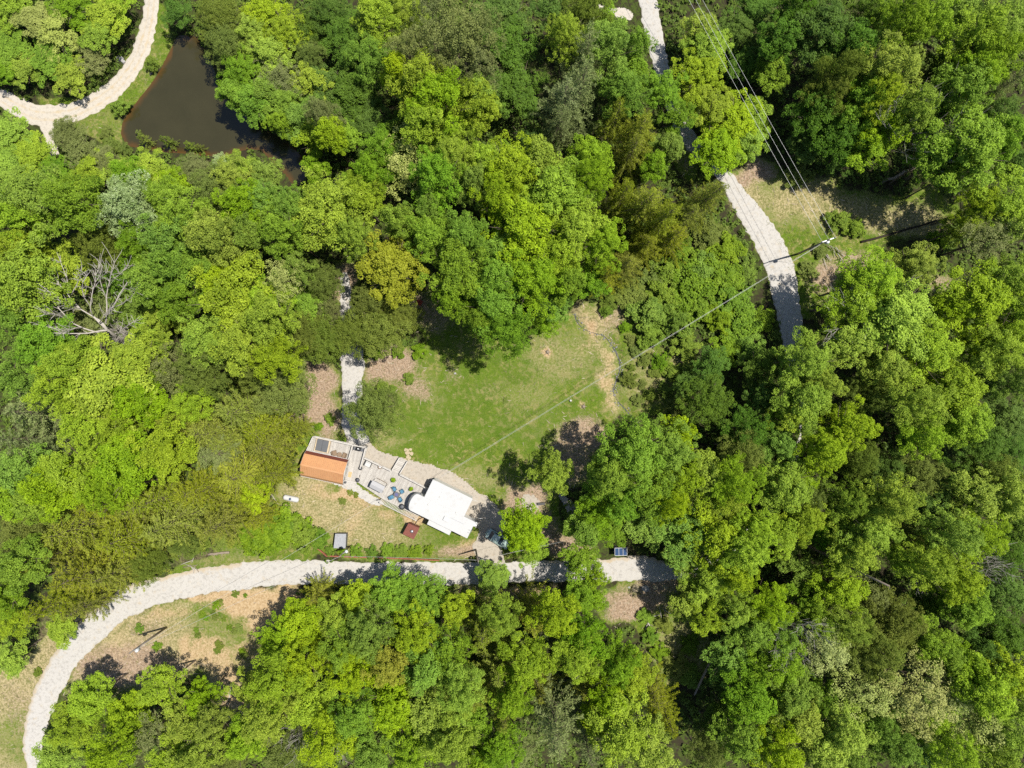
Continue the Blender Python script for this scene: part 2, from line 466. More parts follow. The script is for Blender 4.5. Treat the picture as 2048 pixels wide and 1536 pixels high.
nr, ncg = GX.shape
GZ = gz(GX, GY)
V = np.stack([GX.ravel(), GY.ravel(), GZ.ravel()], 1)
ii = np.arange(nr * ncg).reshape(nr, ncg)
F = np.stack([ii[:-1, :-1].ravel(), ii[:-1, 1:].ravel(), ii[1:, 1:].ravel(), ii[1:, :-1].ravel()], 1)
me = mesh_np('ground', V, F, m_ground, True, {n: ('POINT', a.ravel()) for n, a in
     dict(open=open_s, bare=a_bare, soil=a_soil, straw=a_straw, darkg=a_dark).items()})
tag(link('ground', me), 'grassy and bare ground under the woods and clearing', kind='structure')

# ------------------------------------------------------------------ gravel roads
def road_mat(name, c1, c2, tan, speck=0.30):
    m, nt, out = new_mat(name); N = NT(nt); P = N.pos()
    f = N.noise(9.0, 5, 0.75, P); g = N.noise(1.0, 4, 0.6, P); s = N.noise(28.0, 2, 0.6, P); q = N.noise(2.2, 5, .7, P)
    c = N.mix(f, c1, c2)
    c = N.mix(N.math('MULTIPLY', N.ramp(s, .55, .72), speck), c, tuple(x * .45 for x in c1))
    c = N.mix(N.math('MULTIPLY', N.ramp(q, .48, .64), .45), c, tuple(x * .70 for x in c1))
    c = N.mix(N.math('MULTIPLY', N.ramp(g, .55, .75), .4), c, tan)
    t = N.math('ADD', N.attr('tan').outputs['Fac'], N.math('MULTIPLY', N.math('SUBTRACT', g, .5), .9))
    c = N.mix(N.math('MULTIPLY', N.ramp(t, .3, .9), .8), c, tan)
    e = N.math('ADD', N.attr('edge').outputs['Fac'], N.math('MULTIPLY', N.math('SUBTRACT', f, .5), 1.4))
    c = N.mix(N.math('MULTIPLY', N.ramp(e, .55, 1.1), .85), c, (0.22, 0.18, 0.105))
    principled(N, out, c, 0.92, 0.12, 0, f, 0.5, 0.06)
    MATS[name] = m
    return m
GRAVEL = road_mat('pale gravel', (0.30, 0.286, 0.263), (0.49, 0.473, 0.445), (0.36, 0.29, 0.19))
GRAVEL2 = road_mat('tan wheel-worn gravel', (0.35, 0.315, 0.265), (0.49, 0.455, 0.40), (0.385, 0.30, 0.175), .2)

def catmull(pts, step):
    pts = [np.array(p, float) for p in pts]
    P = [2 * pts[0] - pts[1]] + pts + [2 * pts[-1] - pts[-2]]
    outp = []
    for i in range(1, len(P) - 2):
        n = max(2, int(np.linalg.norm(P[i + 1][:2] - P[i][:2]) / step))
        for k in range(n):
            t = k / n
            outp.append(0.5 * ((2 * P[i]) + (-P[i-1] + P[i+1]) * t + (2*P[i-1] - 5*P[i] + 4*P[i+1] - P[i+2]) * t*t + (-P[i-1] + 3*P[i] - 3*P[i+1] + P[i+2]) * t**3))
    outp.append(pts[-1])
    return np.array(outp)

def road(name, pts, mat, label, tanf, lift=0.05, seed=0, nc=14):
    """pts: (px, py, half width px)"""
    C = catmull(pts, 3.5)
    X = (C[:, 0] - 1024) / 12.0; Y = (768 - C[:, 1]) / 12.0; Hw = C[:, 2] / 12.0
    tx = np.gradient(X); ty = np.gradient(Y); L = np.hypot(tx, ty) + 1e-9
    nx, ny = -ty / L, tx / L
    s = np.arange(len(X)) * 0.29
    V = []; T = []; E = []
    wl = Hw * (1 + (vnoise(s, s * 0, 40 + seed, 2.0) - .5) * .16) + (vnoise(s, s * 0, 41 + seed, .45) - .5) * .5
    wr = Hw * (1 + (vnoise(s, s * 0, 42 + seed, 2.0) - .5) * .16) + (vnoise(s, s * 0, 43 + seed, .45) - .5) * .5
    for j in range(nc + 1):
        u = j / nc * 2 - 1
        w = np.where(u < 0, wl, wr) * u
        x = X + nx * w; y = Y + ny * w
        crown = 0.04 * (1 - u * u) - (0.09 if abs(u) > .99 else 0)
        V.append(np.stack([x, y, gz(x, y) + lift + crown], 1))
        T.append(tanf(u, s)); E.append(np.full(len(s), abs(u) ** 4))
    V = np.stack(V, 1); n = len(X)
    idx = np.arange(n * (nc + 1)).reshape(n, nc + 1)
    F = np.stack([idx[:-1, :-1].ravel(), idx[:-1, 1:].ravel(), idx[1:, 1:].ravel(), idx[1:, :-1].ravel()], 1)
    # keep normals up
    me = mesh_np(name, V.reshape(-1, 3), F[:, ::-1], mat, True, {'tan': ('POINT', np.stack(T, 1).ravel()), 'edge': ('POINT', np.stack(E, 1).ravel())})
    return tag(link(name, me), label, kind='structure')

def g(u, c, w): return math.exp(-((u - c) / w) ** 2)
R1 = [(318,-60,16),(306,-10,15),(299,40,16),(291,75,17),(275,115,17),(253,148,18),(226,178,19),(197,200,20),(165,217,21),(135,227,22),(100,231,23),(70,228,22),(35,214,20),(0,194,18),(-50,165,18)]
R1B = [(90,225,20),(97,258,16),(104,285,12),(110,310,8)]
R2 = [(78,1590,16),(68,1530,17),(65,1490,20),(72,1450,23),(90,1396,26),(112,1350,27),(142,1305,28),(184,1262,29),(228,1222,30),(272,1195,31),(333,1178,27),(417,1161,27),(512,1149,27),(612,1144,25),(745,1147,24),(890,1147,23),(1000,1146,22),(1074,1142,22),(1140,1142,22),(1207,1141,23),(1274,1136,27),(1322,1142,22),(1352,1147,12),(1372,1150,3)]
R3 = [(1287,-50,18),(1296,0,19),(1304,50,19),(1316,105,17),(1334,170,16),(1362,250,16),(1400,305,16),(1446,348,15),(1480,400,21),(1512,445,27),(1540,490,30),(1562,545,30),(1573,605,27),(1584,680,23),(1594,740,20),(1602,850,3),(1580,950,8),(1530,1040,12),(1440,1110,12),(1385,1142,10)]
R4 = [(690,545,6),(690,575,11),(694,620,14),(702,670,22),(706,720,25),(704,765,22),(702,815,20),(706,855,22),(722,892,22)]
road('road_upper', R1, GRAVEL2, 'pale gravel road curving round the pond', lambda u, s: .62 * max(g(u, -.25, .2), g(u, .38, .22)) + s * 0, seed=0)
road('road_spur', R1B, GRAVEL2, 'short gravel spur off the pond road', lambda u, s: s * 0, .035, 10)
road('road_lower', R2, GRAVEL, 'pale gravel road along the lower side of the yard', lambda u, s: .75 * g(u, .85 if True else 0, .25) * (vnoise(s, s * 0, 61, 25) > .45) + .28 * max(g(u, -.42, .16), g(u, .3, .16)), seed=20)
road('road_right', R3, GRAVEL, 'pale gravel lane running under the trees past the utility pole', lambda u, s: s * 0 + .12 + .3 * max(g(u, -.45, .16), g(u, .4, .16)), .042, 30)
road('driveway', R4, GRAVEL, 'gravel drive coming out of the trees to the deck', lambda u, s: s * 0, .046, 36)

def sheet(name, poly_px, mat, label, lift, amp=6, edge_tan=None):
    """irregular flat sheet draped over the ground from an outline in pixels"""
    pts = catmull([(a, b, 0) for a, b in poly_px + poly_px[:1]], 3.0)[:-1]
    cx, cy = pts[:, 0].mean(), pts[:, 1].mean()
    s = np.arange(len(pts)) * .25
    pts[:, 0] += (vnoise(s, s * 0, 70, 1.0) - .5) * amp; pts[:, 1] += (vnoise(s, s * 0, 71, 1.0) - .5) * amp
    poly = [tuple(p[:2]) for p in pts]
    # grid of small cells inside the outline
    x0, x1 = pts[:, 0].min(), pts[:, 0].max(); y0, y1 = pts[:, 1].min(), pts[:, 1].max()
    st = 2.6
    gx = np.arange(x0 - st, x1 + st, st); gy = np.arange(y0 - st, y1 + st, st)
    A, B = np.meshgrid(gx, gy)
    jx = A + (rng.random(A.shape) - .5) * st * .7; jy = B + (rng.random(A.shape) - .5) * st * .7
    ins = poly_in(poly, jx, jy)
    X = (jx - 1024) / 12; Y = (768 - jy) / 12
    n0, n1 = A.shape
    idx = np.arange(n0 * n1).reshape(n0, n1)
    k = (ins[:-1, :-1] & ins[:-1, 1:] & ins[1:, 1:] & ins[1:, :-1])
    F = np.stack([idx[1:, :-1][k], idx[1:, 1:][k], idx[:-1, 1:][k], idx[:-1, :-1][k]], 1)
    used = np.unique(F); remap = -np.ones(n0 * n1, int); remap[used] = np.arange(len(used))
    Vv = np.stack([X.ravel(), Y.ravel(), (gz(X, Y) + lift).ravel()], 1)[used]
    me = mesh_np(name, Vv, remap[F], mat, True, {'tan': ('POINT', np.zeros(len(used))), 'edge': ('POINT', np.zeros(len(used)))})
    return tag(link(name, me), label, kind='structure')
GRAVEL3 = road_mat('tan yard gravel', (0.27, 0.235, 0.19), (0.42, 0.385, 0.33), (0.34, 0.25, 0.15), .35)
sheet('gravel_yard', [(690,870),(728,874),(752,896),(800,912),(845,925),(885,936),(925,956),(955,980),(990,1006),(1012,1040),(1004,1085),(1008,1128),(968,1130),(945,1095),(955,1060),(900,1040),(800,1000),(700,930)], GRAVEL3, 'gravel apron around the deck and camper', .062)
sheet('stone_pad', [(650,960),(700,958),(735,982),(770,1003),(756,1013),(728,1003),(700,985),(676,974)], GRAVEL, 'pale concrete strip below the deck', .066, 3)
sheet('path', [(1112,985),(1128,985),(1165,1025),(1180,1060),(1150,1055),(1130,1020)], GRAVEL3, 'gravel path going under the trees', .055)
sheet('gravel_patch', [(1195,5),(1225,12),(1262,22),(1262,40),(1235,34),(1205,28)], GRAVEL2, 'pale gravel patch beside the lane at the top', .055)
sheet('gravel_clearing', [(1045,985),(1075,990),(1078,1015),(1060,1025),(1042,1010)], GRAVEL3, 'grey gravel patch under the small round tree', .055)

# ------------------------------------------------------------------ pond and creek
m_w, nt, out = new_mat('murky pond water'); N = NT(nt); P = N.pos()
nz = N.noise(.25, 3, .6, P)
c = N.mix(nz, (0.026, 0.024, 0.010), (0.040, 0.036, 0.016))
sh = N.math('ADD', N.attr('shore').outputs['Fac'], N.math('MULTIPLY', N.math('SUBTRACT', N.noise(.9, 4, .6, P), .5), .5))
c = N.mix(N.ramp(sh, .3, .95), c, (0.080, 0.042, 0.012))
sp = N.ramp(N.noise(14, 2, .5, P), .74, .78)
c = N.mix(N.math('MULTIPLY', sp, .5), c, (0.2, 0.19, 0.12))
principled(N, out, c, 0.12, 0.5, 0, N.noise(2.2, 3, .5, P), 0.06, 0.05)
ps = np.arange(230, 640, 5.0); qs = np.arange(55, 400, 5.0)
A, B = np.meshgrid(ps, qs)
X = (A - 1024) / 12; Y = (768 - B) / 12
ins = poly_in(POND, A, B); dp = dist_line(POND + POND[:1], A, B)
near = ins | (dp < 14)
north = np.clip((130 - B) / 60, 0, 1) * .6
shore = np.clip(1 - dp / 22, 0, 1) * .9 * ((A < 345) | (B > 280)) + north
idx = np.arange(A.size).reshape(A.shape)
k = near[:-1, :-1] & near[:-1, 1:] & near[1:, 1:] & near[1:, :-1]
F = np.stack([idx[1:, :-1][k], idx[1:, 1:][k], idx[:-1, 1:][k], idx[:-1, :-1][k]], 1)
me = mesh_np('pond_water', np.stack([X.ravel(), Y.ravel(), np.full(A.size, WATER_Z)], 1), F, m_w, True, {'shore': ('POINT', shore.ravel())})
tag(link('pond_water', me), 'murky brown pond water', kind='structure')

m_c, nt, out = new_mat('creek water'); N = NT(nt)
principled(N, out, N.mix(N.noise(5, 3, .6, N.pos()), (0.02, 0.022, 0.02), (0.07, 0.072, 0.072)), 0.15, 0.5, 0, N.noise(6, 3, .5, N.pos()), .3, .05)
C = catmull([(a, b, 0) for a, b in CREEK], 4)
X = (C[:, 0] - 1024) / 12; Y = (768 - C[:, 1]) / 12
tx, ty = np.gradient(X), np.gradient(Y); L = np.hypot(tx, ty); nx, ny = -ty / L, tx / L
s = np.arange(len(X)) * .33
hw = .02 + .11 * vnoise(s, s * 0, 80, 1.2)
zc = gz(X, Y) + .10
V = np.concatenate([np.stack([X + nx * hw, Y + ny * hw, zc], 1), np.stack([X - nx * hw, Y - ny * hw, zc], 1)])
n = len(X); i = np.arange(n - 1)
F = np.stack([i + n, i + n + 1, i + 1, i], 1)
tag(link('creek_water', mesh_np('creek_water', V, F, m_c, True)), 'narrow blue grey creek beside the lawn', kind='structure')
STONE = paint('creek stone', (0.2, 0.195, 0.19), .8, .3, var=.4, scale=5)
mb = MB()
for _ in range(90):
    j = random.randrange(n); off = random.uniform(-.55, .55); r = random.uniform(.05, .17)
    mb.lathe((X[j] + nx[j] * off, Y[j] + ny[j] * off, gz(X[j], Y[j]) + .12 + abs(off) * .25 - r * .3), [(r * .7, 0), (r, r * .35), (r * .55, r * .8)], 5)
tag(mb.build('creek_stones', STONE), 'small grey stones lining the creek', 'stones', kind='stuff')
# ------------------------------------------------------------------ tree prototypes (meshes only)
def rand_dirs(n, zmin=-1.0):
    z = rng.uniform(zmin, 1, n); a = rng.uniform(0, 2 * math.pi, n); r = np.sqrt(1 - z * z)
    return np.stack([r * np.cos(a), r * np.sin(a), z], 1)

def leaf_quads(P, Nn, size, aspect, long_dir=None):
    n = len(P)
    Nn = Nn / (np.linalg.norm(Nn, axis=1, keepdims=True) + 1e-9)
    t = rand_dirs(n) if long_dir is None else long_dir + rand_dirs(n) * .35
    t = t - Nn * np.sum(t * Nn, 1, keepdims=True); t /= np.linalg.norm(t, axis=1, keepdims=True) + 1e-9
    b = np.cross(Nn, t)
    s = (size * rng.uniform(.65, 1.35, n))[:, None]
    w = s * aspect
    V = np.stack([P - t * s * .5, P - t * s * .08 + b * w * .5, P + t * s * .5, P - t * s * .08 - b * w * .5], 1).reshape(-1, 3)
    F = np.arange(n * 4).reshape(n, 4)
    return V, F

def puffs_to_leaves(C, R, per, size, aspect, flat=.75, zmin=-.35):
    """C (k,3) puff centres, R (k,) radii"""
    k = len(C); cnt = np.maximum(8, (per * (R / R.mean()) ** 2).astype(int))
    ids = np.repeat(np.arange(k), cnt)
    d = rand_dirs(len(ids), zmin)
    rr = R[ids] * rng.uniform(.55, 1.12, len(ids)) ** .6
    P = C[ids] + d * rr[:, None] * np.array((1, 1, flat))
    Nn = d * .42 + np.array((0, 0, .75)) + rand_dirs(len(ids)) * .5
    V, F = leaf_quads(P, Nn, size, aspect)
    pv = rng.random(k)[ids]
    v = np.clip(.25 + .35 * pv + .30 * (d[:, 2] * .5 + .5) * 0 + rng.normal(0, .13, len(ids)) + .12, 0, 1)
    return V, F, v

def fit(V, R):
    """scale a crown so that nearly all of it lies inside radius R"""
    q = np.percentile(np.hypot(V[:, 0], V[:, 1]), 96)
    V[:, :2] *= R / q
    return V

def broad_crown(name, R, Hh, nlobe, ppl, per, leaf, gap=0.0, pr=(.065, .115), base=.5, aspect=.62, inner=1.0, lobe=(.22, .34)):
    """crown of limb lobes, each a broken shell of small leaf puffs with gaps between"""
    zc = Hh * (base + 1) / 2; hz = Hh * (1 - base) / 2
    C = []; Rr = []
    a0 = rng.uniform(0, 6.28)
    lobes = [((0, 0, hz * .40), R * .40)]
    for ringn, (d0, d1, z0, z1, q) in enumerate(((.24, .46, .05, .50, .34), (.56, .88, -.55, .22, .66))):
        m = max(4, int(nlobe * q + .5)); a0 += .7
        for i in range(m):
            a = a0 + 2 * math.pi * i / m + rng.uniform(-.35, .35)
            d = R * rng.uniform(d0, d1)
            lobes.append(((d * math.cos(a), d * math.sin(a), hz * rng.uniform(z0, z1)), R * rng.uniform(*lobe)))
    for (lx, ly, lz), lr in lobes:
        m = int(ppl * (lr / (R * .3)) ** 2)
        d = rand_dirs(m, -.25)
        rr = lr * rng.uniform(.75, 1.12, m)
        p = np.array((lx, ly, lz)) + d * rr[:, None] * np.array((1, 1, .72))
        p[:, 2] = lz + np.round((p[:, 2] - lz) / (lr * .3)) * lr * .3 * .5 + (p[:, 2] - lz) * .5      # faint tiers of sprays
        keep = rng.random(m) > gap
        C.append(p[keep]); Rr.append(R * rng.uniform(pr[0], pr[1], m)[keep])
    m = int(ppl * 2.2 * inner)
    d = rand_dirs(m, -.8); C.append(d * (R * rng.uniform(.2, .75, m))[:, None] * np.array((1, 1, .5)) - np.array((0, 0, hz * .40))); Rr.append(R * rng.uniform(.10, .16, m))
    C = np.concatenate(C) + np.array((0, 0, zc)); Rr = np.concatenate(Rr)
    C[:, 2] = np.minimum(C[:, 2], Hh * .985 - Rr * .4)
    V, F, v = puffs_to_leaves(C, Rr, per, leaf, aspect, .62)
    V = fit(V, R)
    V[:, 2] = np.maximum(V[:, 2], .05)
    return mesh_np(name, V, F, LEAF['O'], False, {'v': ('FACE', v)})

def broad_trunk(name, R, Hh, base=.38, r0=.22, nl=7):
    mb = MB()
    top = np.array((rng.uniform(-.3, .3), rng.uniform(-.3, .3), Hh * .78))
    pts = [np.array((0, 0, -.3)), np.array((0, 0, .4)), np.array((rng.uniform(-.15, .15), rng.uniform(-.15, .15), Hh * .35)), top]
    mb.tube(pts, [r0 * 1.35, r0 * 1.05, r0 * .8, r0 * .25], 7)
    for i in range(nl):
        a = 2 * math.pi * i / nl + rng.uniform(-.3, .3); z0 = Hh * rng.uniform(base * .9, .62)
        d = np.array((math.cos(a), math.sin(a), 0)); L = R * rng.uniform(.7, .95)
        s = np.array((0, 0, z0))
        m = s + d * L * .5 + np.array((0, 0, Hh * .10)); e = s + d * L + np.array((rng.uniform(-.4, .4), rng.uniform(-.4, .4), Hh * rng.uniform(.10, .26)))
        mb.tube([s, m, e], [r0 * .5, r0 * .33, r0 * .10], 5)
        for q in range(2):
            e2 = m + (e - m) * rng.uniform(.3, .8) + np.array((rng.uniform(-1, 1), rng.uniform(-1, 1), rng.uniform(.4, 1.2))) * R * .2
            mb.tube([m + (e - m) * .2, e2], [r0 * .22, r0 * .06], 4)
    me = bpy.data.meshes.new(name); me.from_pydata(mb.v, [], mb.f); me.materials.append(BARK); me.shade_smooth()
    return me

def conifer(name, R, Hh, tiers, nb, per, leaf, aspect, base=.2, droop=.12, power=.8, tuft=.42, jitter=.15):
    """whorls of radiating branches hung with needle tufts"""
    Ps = []; Ns = []; Ds = []; vs = []
    mb = MB()
    mb.tube([(0, 0, -.3), (0, 0, Hh * .5), (0, 0, Hh * .97)], [.2, .13, .03], 6)
    for t in range(tiers):
        f = (t + .5) / tiers
        z = Hh * (base + (1 - base) * f) + rng.uniform(-.2, .2)
        rad = R * (1 - f) ** power * rng.uniform(.85, 1.1) + .25
        k = max(4, int(nb * (.5 + .5 * (1 - f))))
        a0 = rng.uniform(0, 6.28)
        for i in range(k):
            a = a0 + 2 * math.pi * i / k + rng.uniform(-.25, .25)
            L = rad * rng.uniform(1 - jitter * 2.2, 1 + jitter)
            d = np.array((math.cos(a), math.sin(a), 0.0))
            zt = z - droop * L + rng.uniform(-.2, .25)
            if rad > 1.2: mb.tube([(0, 0, z - .2), tuple(d * L * .5 + np.array((0, 0, z + .05))), tuple(d * L * .92 + np.array((0, 0, zt)))], [.05, .03, .012], 4, False)
            n = max(6, int(per * L / R))
            u = rng.uniform(.12, 1.0, n) ** .8
            side = np.array((-d[1], d[0], 0.0))
            spread = tuft * (1.05 - .65 * u)
            off = rng.normal(0, 1, (n, 2)) * spread[:, None] * np.array((1.0, .45))
            P = d * (u * L)[:, None] + side * off[:, :1] + np.array((0, 0, 1.0)) * (z + (zt - z) * u + off[:, 1])[:, None]
            Ps.append(P); Ns.append(np.array((0, 0, .9)) + rand_dirs(n) * .75)
            Ds.append(d * .9 + side * (off[:, :1] / (spread[:, None] + 1e-6)) * .6 + np.array((0, 0, .25)) + np.zeros((n, 3)))
            vs.append(np.clip(.30 + .35 * u * rng.random() + rng.normal(.06, .17, n) + .18 * (rng.random() - .3), 0, 1))
    V, F = leaf_quads(np.concatenate(Ps), np.concatenate(Ns), leaf, aspect, np.concatenate(Ds))
    V = fit(V, R)
    V[:, 2] = np.maximum(V[:, 2], .05)
    crown = mesh_np(name, V, F, LEAF['H'], False, {'v': ('FACE', np.concatenate(vs))})
    me = bpy.data.meshes.new(name + ' trunk'); me.from_pydata(mb.v, [], mb.f); me.materials.append(BARK); me.shade_smooth()
    return crown, me

PROTO = {}
def proto(kind, R, Hh, crown, trunk): PROTO.setdefault(kind, []).append((R, Hh, crown, trunk))
for i in range(5):
    proto('big', 6.0, 16.0, broad_crown('broad crown', 6.0, 16.0, 16 + 2 * i, 30 + 3 * (i % 3), 52, (.26, .24, .22, .21, .25)[i], .30 + .04 * (i % 3), ((.075, .12), (.065, .105), (.06, .095), (.055, .11), (.07, .105))[i], inner=.8, lobe=((.2, .33), (.18, .3), (.17, .27), (.15, .32), (.18, .28))[i]), broad_trunk('broad trunk', 6.0, 16.0))
for i in range(5):
    proto('mid', 4.0, 12.5, broad_crown('mid crown', 4.0, 12.5, 11 + i, 26, 42, (.25, .22, .20, .21, .23)[i], .28 + .04 * (i % 3), ((.095, .15), (.08, .135), (.075, .12), (.075, .14), (.085, .13))[i], inner=.8, lobe=((.2, .34), (.18, .3), (.18, .28), (.16, .32), (.2, .28))[i]), broad_trunk('mid trunk', 4.0, 12.5, r0=.15))
for i in range(3):
    proto('airy', 5.0, 14.0, broad_crown('airy crown', 5.0, 14.0, 13, 26, 26, .21, .30, (.06, .11), inner=.6), broad_trunk('airy trunk', 5.0, 14.0, r0=.18, nl=11))
for i in range(4):
    proto('dense', 4.8, 10.0, broad_crown('dense crown', 4.8, 10.0, 13 + i % 3, 46, 36, .19, .05, (.05, .09), .4, .42), broad_trunk('dense trunk', 4.8, 10.0, .2, .16, 9))
for i in range(4):
    c_, t_ = conifer('feathery crown', 5.0, 12.5, 15, 10, 150, .36, .22, .2, .05 - .06 * (i % 2), .66, .34, .26)
    proto('feather', 5.0, 12.5, c_, t_)
for i in range(3):
    c_, t_ = conifer('pine crown', 5.0, 17.0, 16, 8, 150, .32, .28, .25, -.08, .72, .34, .30)
    proto('pine', 5.0, 17.0, c_, t_)
for i in range(4):
    cr = broad_crown('shrub foliage', 2.2, 2.6, 11, 18, 36, .20, .22, (.10, .17), .05, inner=.7, lobe=(.2, .34))
    mb = MB()
    for q in range(7):
        a = q * .9 + i; mb.tube([(0, 0, -.1), (math.cos(a) * .5, math.sin(a) * .5, .9), (math.cos(a) * 1.1, math.sin(a) * 1.1, 1.7)], [.05, .035, .015], 4)
    tm = bpy.data.meshes.new('shrub stems'); tm.from_pydata(mb.v, [], mb.f); tm.materials.append(BARK)
    proto('shrub', 2.2, 2.6, cr, tm)
for i in range(2):
    c_, t_ = conifer('sapling crown', 1.3, 4.5, 12, 6, 34, .26, .22, .1, -.12, .8, .12, .2)
    proto('sapling', 1.3, 4.5, c_, t_)

# type -> prototype family, default height, names
KIND = {
 'O': (('big', 'mid'), 19.0, 'broadleaf_tree', 'lime-green leafy tree'),
 'G': (('big', 'mid'), 18.0, 'leafy_tree', 'mid-green leafy tree'),
 'D': (('big', 'mid'), 13.0, 'shade_tree', 'shade-darkened green tree'),
 'S': (('dense',), 15.0, 'cedar_tree', 'olive fine-leaved tree'),
 'H': (('feather',), 15.5, 'conifer_tree', 'feathery yellow-olive conifer'),
 'P': (('pine',), 21.0, 'pine_tree', 'soft grey-green pine'),
 'B': (('mid', 'big'), 15.0, 'silver_leaf_tree', 'pale silvery green tree'),
 'Y': (('big', 'mid'), 18.0, 'golden_tree', 'golden yellow-green tree'),
 'W': (('airy',), 19.0, 'cream_tree', 'cream-tinted airy tree'),
 'V': (('big', 'mid'), 8.0, 'sage_leaf_tree', 'pale sage-green tree'),
 'K': (('airy', 'dense'), 14.0, 'twiggy_tree', 'dull grey-olive twiggy tree'),
 'b': (('shrub',), 2.6, 'shrub', 'bright green leafy shrub'),
 'c': (('shrub',), 2.4, 'shrub', 'olive-green low shrub'),
 's': (('sapling',), 4.5, 'sapling', 'thin young conifer'),
}
SHRUB_MAT = {'b': 'b', 'c': 'S', 's': 'S'}
